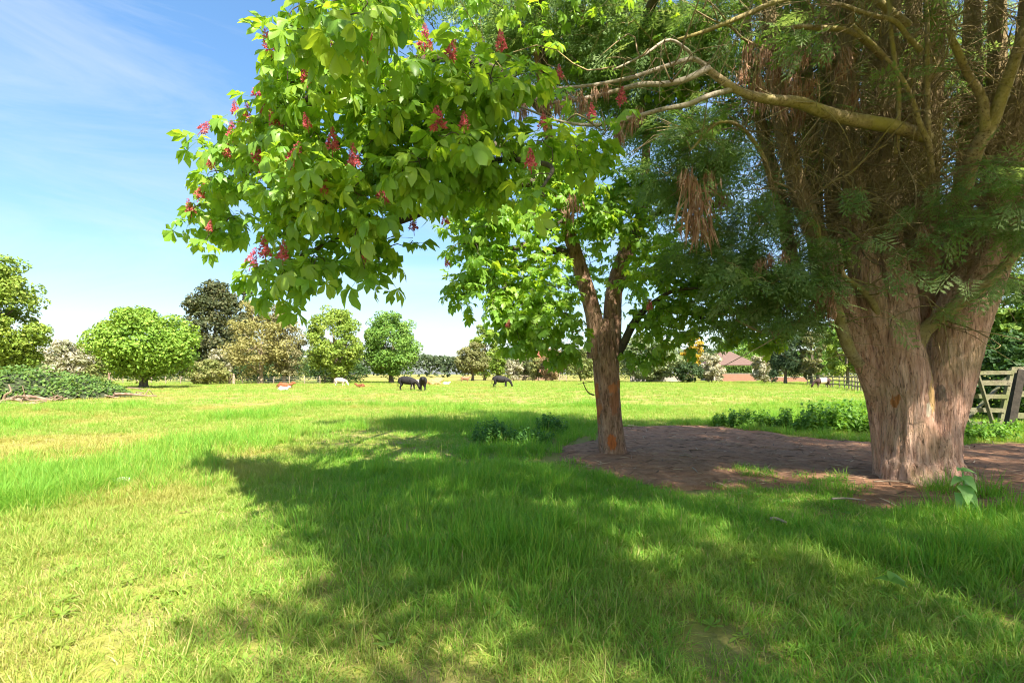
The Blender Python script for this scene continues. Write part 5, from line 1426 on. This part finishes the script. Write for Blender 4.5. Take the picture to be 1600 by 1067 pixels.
cow('brown cow standing under the small khaki tree', 727, 597.5, .2, 'stand', cow_mat('roan_hide', (.30, .14, .08)), .8, group=herd)
cow('dark brown cow with broad white belt before rail fence', 1285, 606.5, PI - .15, 'graze', cow_mat('belted_hide', dkbrown, (.65, .58, .52), -.4, .3), .85, group=herd)


# ------------------------------------------------------------------ weeds
def weed_clump(name, label, x0, y0, rx, ry, h, nst, mat, ls, cat='plant', kind=None, parent_=None):
    e = empty(name, (x0, y0, 0), label, cat)
    ms_ = MB(); P_, D_, U_, S_ = [], [], [], []
    for k in range(nst):
        a = rng.random() * 2 * PI; q = math.sqrt(rng.random()); b = np.array([x0 + math.cos(a) * q * rx, y0 + math.sin(a) * q * ry, 0]); hh = h * (.55 + .5 * rng.random()) * (1 - .35 * q * q)
        t = b + np.array([rng.normal(0, .12), rng.normal(0, .12), 1]) * hh; c = spline([b, (b + t) / 2 + rng.normal(0, .02, 3), t], 5); ms_.tube(c, np.linspace(.006, .003, 5), 4)
        nl = int(5 + 4 * rng.random())
        for j in range(nl):
            f = .25 + .75 * j / (nl - 1); q_ = b + (t - b) * f; a2 = j * 1.6 + rng.random()
            for s2 in (0, PI):
                P_.append(q_); D_.append((math.cos(a2 + s2), math.sin(a2 + s2), rng.normal(-.15, .3))); U_.append((rng.normal(0, .3), rng.normal(0, .3), 1)); S_.append(ls * (1.15 - .55 * f) * (.75 + .5 * rng.random()))
    ms_.build('stems', mat, e)['kind'] = 'stuff'
    V1, F4, F3 = leaflet(1, .62, 0, .35, .25, 4, prof=(.35, 1, .62, .34, 0))
    P_, D_, U_, S_ = map(np.array, (P_, D_, U_, S_))
    V, F = place(V1, [F4, F3], frames(D_, U_), P_, S_)
    tag(obj('foliage', mesh('foliage', V, F, mat, np.repeat(np.clip(rng.normal(.5, .25, len(P_)), 0, 1), len(V1)), True), e), kind='stuff')
    return e
weed_clump('nettle_patch', 'large leafy nettle patch left of the fluted trunk', 8.6, 13.6, 1.35, .8, .85, 150, M['weed'], .17)
weed_clump('nettle_patch', 'smaller leafy weed clump at the far edge of bare earth', 6.6, 14.6, .8, .6, .6, 70, M['weed'], .15)
weed_clump('weed_patch', 'low leafy weeds between the two larger nettle patches', 7.5, 14.2, .9, .5, .38, 70, M['weed'], .12)
weed_clump('nettle_patch', 'dark nettle clump in shade left of the scarred trunk', 1.0, 12.6, .42, .35, .55, 50, M['nettle'], .12)
weed_clump('nettle_patch', 'dark nettle clump in long grass, farther from scarred trunk', -.45, 11.2, .45, .4, .55, 46, M['nettle'], .11)
weed_clump('nettle_patch', 'small dark nettle tuft between the two shaded nettle clumps', .35, 11.0, .45, .35, .38, 36, M['nettle'], .11)
weed_clump('weed_patch', 'bright green weeds growing under the field gate', 10.6, 11.9, 1.1, .5, .45, 90, M['weed'], .13)
weed_clump('weed_patch', 'leafy weeds at the foot of the dark gatepost', 12.6, 12.9, 1.0, .4, .4, 60, M['weed'], .12)

# pale young burdock in front of the fluted trunk
BD = empty('burdock_plant', (4.85, 5.45, 0), 'pale green broad leaved seedling at the bare earth edge before fluted trunk', 'plant')
lt = [leaflet(1, .78, 0, .6, .3, 8, .1, k, (.42, 1, .58, .30, 0)) for k in range(3)]
M['pale_leaf'] = leaf_mat('pale_leaf', (.25, .43, .12), (.30, .50, .15), .4, (1.2, 1.2, .6), .55, .3, True, (.26, .44, .15))
lm = [mesh('leaf', a, [b, c], M['pale_leaf'], np.full(len(a), .2 + .3 * k), True) for k, (a, b, c) in enumerate(lt)]
b0 = np.array([4.85, 5.45, .0])
m_ = MB(); m_.tube(spline([b0, b0 + (-.03, 0, .22), b0 + (-.07, -.02, .46)], 6), np.linspace(.012, .008, 6), 6); m_.build('stem', M['pale_leaf'], BD)
for k, (z, az, el, s_) in enumerate([(.37, -2.4, .5, .10), (.36, -.6, .4, .12), (.37, 1.0, .5, .10), (.31, -1.3, -.2, .17), (.30, -2.9, .0, .14), (.26, -.3, -.2, .18), (.24, -1.9, -.4, .20), (.19, -1.0, -.5, .20), (.17, -2.6, -.3, .18), (.12, .1, -.2, .17), (.10, -2.2, -.3, .18), (.28, 1.6, .1, .14), (.08, -.3, .1, .20), (.09, -1.4, -.2, .19), (.05, .3, .2, .17)]):
    o = obj('leaf', lm[k % 3], BD); d = Vector((math.cos(az) * math.cos(el), math.sin(az) * math.cos(el), math.sin(el)))
    R_ = frames(np.array([d]), np.array([[0., -.3, 1.]]))[0]
    o.matrix_basis = Matrix.Translation((b0 + np.array([-.07 * z / .36, 0, z * 1.3])).tolist()) @ Matrix(R_.tolist()).to_4x4() @ Matrix.Scale(s_ * 1.02, 4)
DL = empty('dock_plant', tuple(G(1392, 935)), 'dark green dock leaves lying flat in the near grass', 'plant')
g = G(1392, 935)
for k, (az, s_) in enumerate([(.2, .15), (2.4, .10), (-1.0, .09)]):
    o = obj('leaf', mesh('leaf', lt[k][0], [lt[k][1], lt[k][2]], M['weed'], np.full(len(lt[k][0]), .2), True), DL)
    R_ = frames(np.array([[math.cos(az), math.sin(az), .35]]), np.array([[0., -.4, 1.]]))[0]
    o.matrix_basis = Matrix.Translation((g + (0, 0, .12)).tolist()) @ Matrix(R_.tolist()).to_4x4() @ Matrix.Scale(s_, 4)

# litter on the bare earth: wood chips, needles and twigs
n = 9000
x = rng.uniform(.8, 13, n); y = rng.uniform(5, 14.6, n); s = sd_poly(np.stack([x, y], -1), DIRT); k = s < .05; x, y = x[k], y[k]; n = len(x)
th = rng.random(n) * PI; ln = .014 + .13 * rng.random(n) ** 5
pos = np.stack([x, y, hz(x, y) + .042 + .012 * rng.random(n)], -1); d = np.stack([np.cos(th), np.sin(th), rng.normal(0, .12, n)], -1)
tV = np.array([(-1, -.07, 0), (1, -.05, 0), (1, .05, .03), (-1, .07, .03), (0, 0, .10)])
V, F = place(tV, [np.array([(0, 1, 2, 3)]), np.array([(0, 1, 4), (1, 2, 4), (2, 3, 4), (3, 0, 4)])], frames(d, np.tile([0., 0, 1], (n, 1))), pos, ln)
tag(obj('litter', mesh('litter', V, F, leaf_mat('litter_chip', (.10, .06, .04), (.30, .19, .12), .05, (1, 1, 1), .8, .2, False, (.60, .45, .30)), np.repeat(rng.random(n) ** 1.7, 5), False)), 'scattered needles, chips and twig bits on bare earth', kind='stuff')
for lab, a, b, r_ in [('thin pale twig lying on bare earth right of scarred trunk', (1062, 718), (1084, 721), .012), ('short forked twig on bare earth before the scarred trunk', (1082, 738), (1090, 746), .010), ('brown stick at grass edge in front of fluted trunk', (1300, 789), (1352, 792), .014), ('long thin stick on bare earth behind the seedling', (1365, 761), (1420, 762), .008), ('pale weathered stick in grass below the bare earth', (1204, 822), (1228, 828), .02)]:
    p, q = G(*a), G(*b); p[2] = q[2] = .075; stick(lab, [p, (p + q) / 2 + (0, .02, .01), q], r_, r_ * .6, mat='pale_timber', name='stick', cat='stick')
m_ = MB(); g = G(190, 757); u = unit(40)
import bmesh
bm = bmesh.new(); bmesh.ops.create_icosphere(bm, subdivisions=2, radius=.1)
for v in bm.verts: v.co = Vector((v.co.x * 1.5, v.co.y, v.co.z * .55)) * (1 + .18 * math.sin(v.co.x * 40) * math.cos(v.co.y * 37)); v.co += Vector((float(g[0]), float(g[1]), .05))
me = bpy.data.meshes.new('stone'); bm.to_mesh(me); bm.free(); me.materials.append(simple('pale_stone', (.4, .38, .33), (.55, .52, .46), 9, .9, .3))
tag(obj('stone', me), 'pale flat stone half sunk in sunlit grass', 'stone')
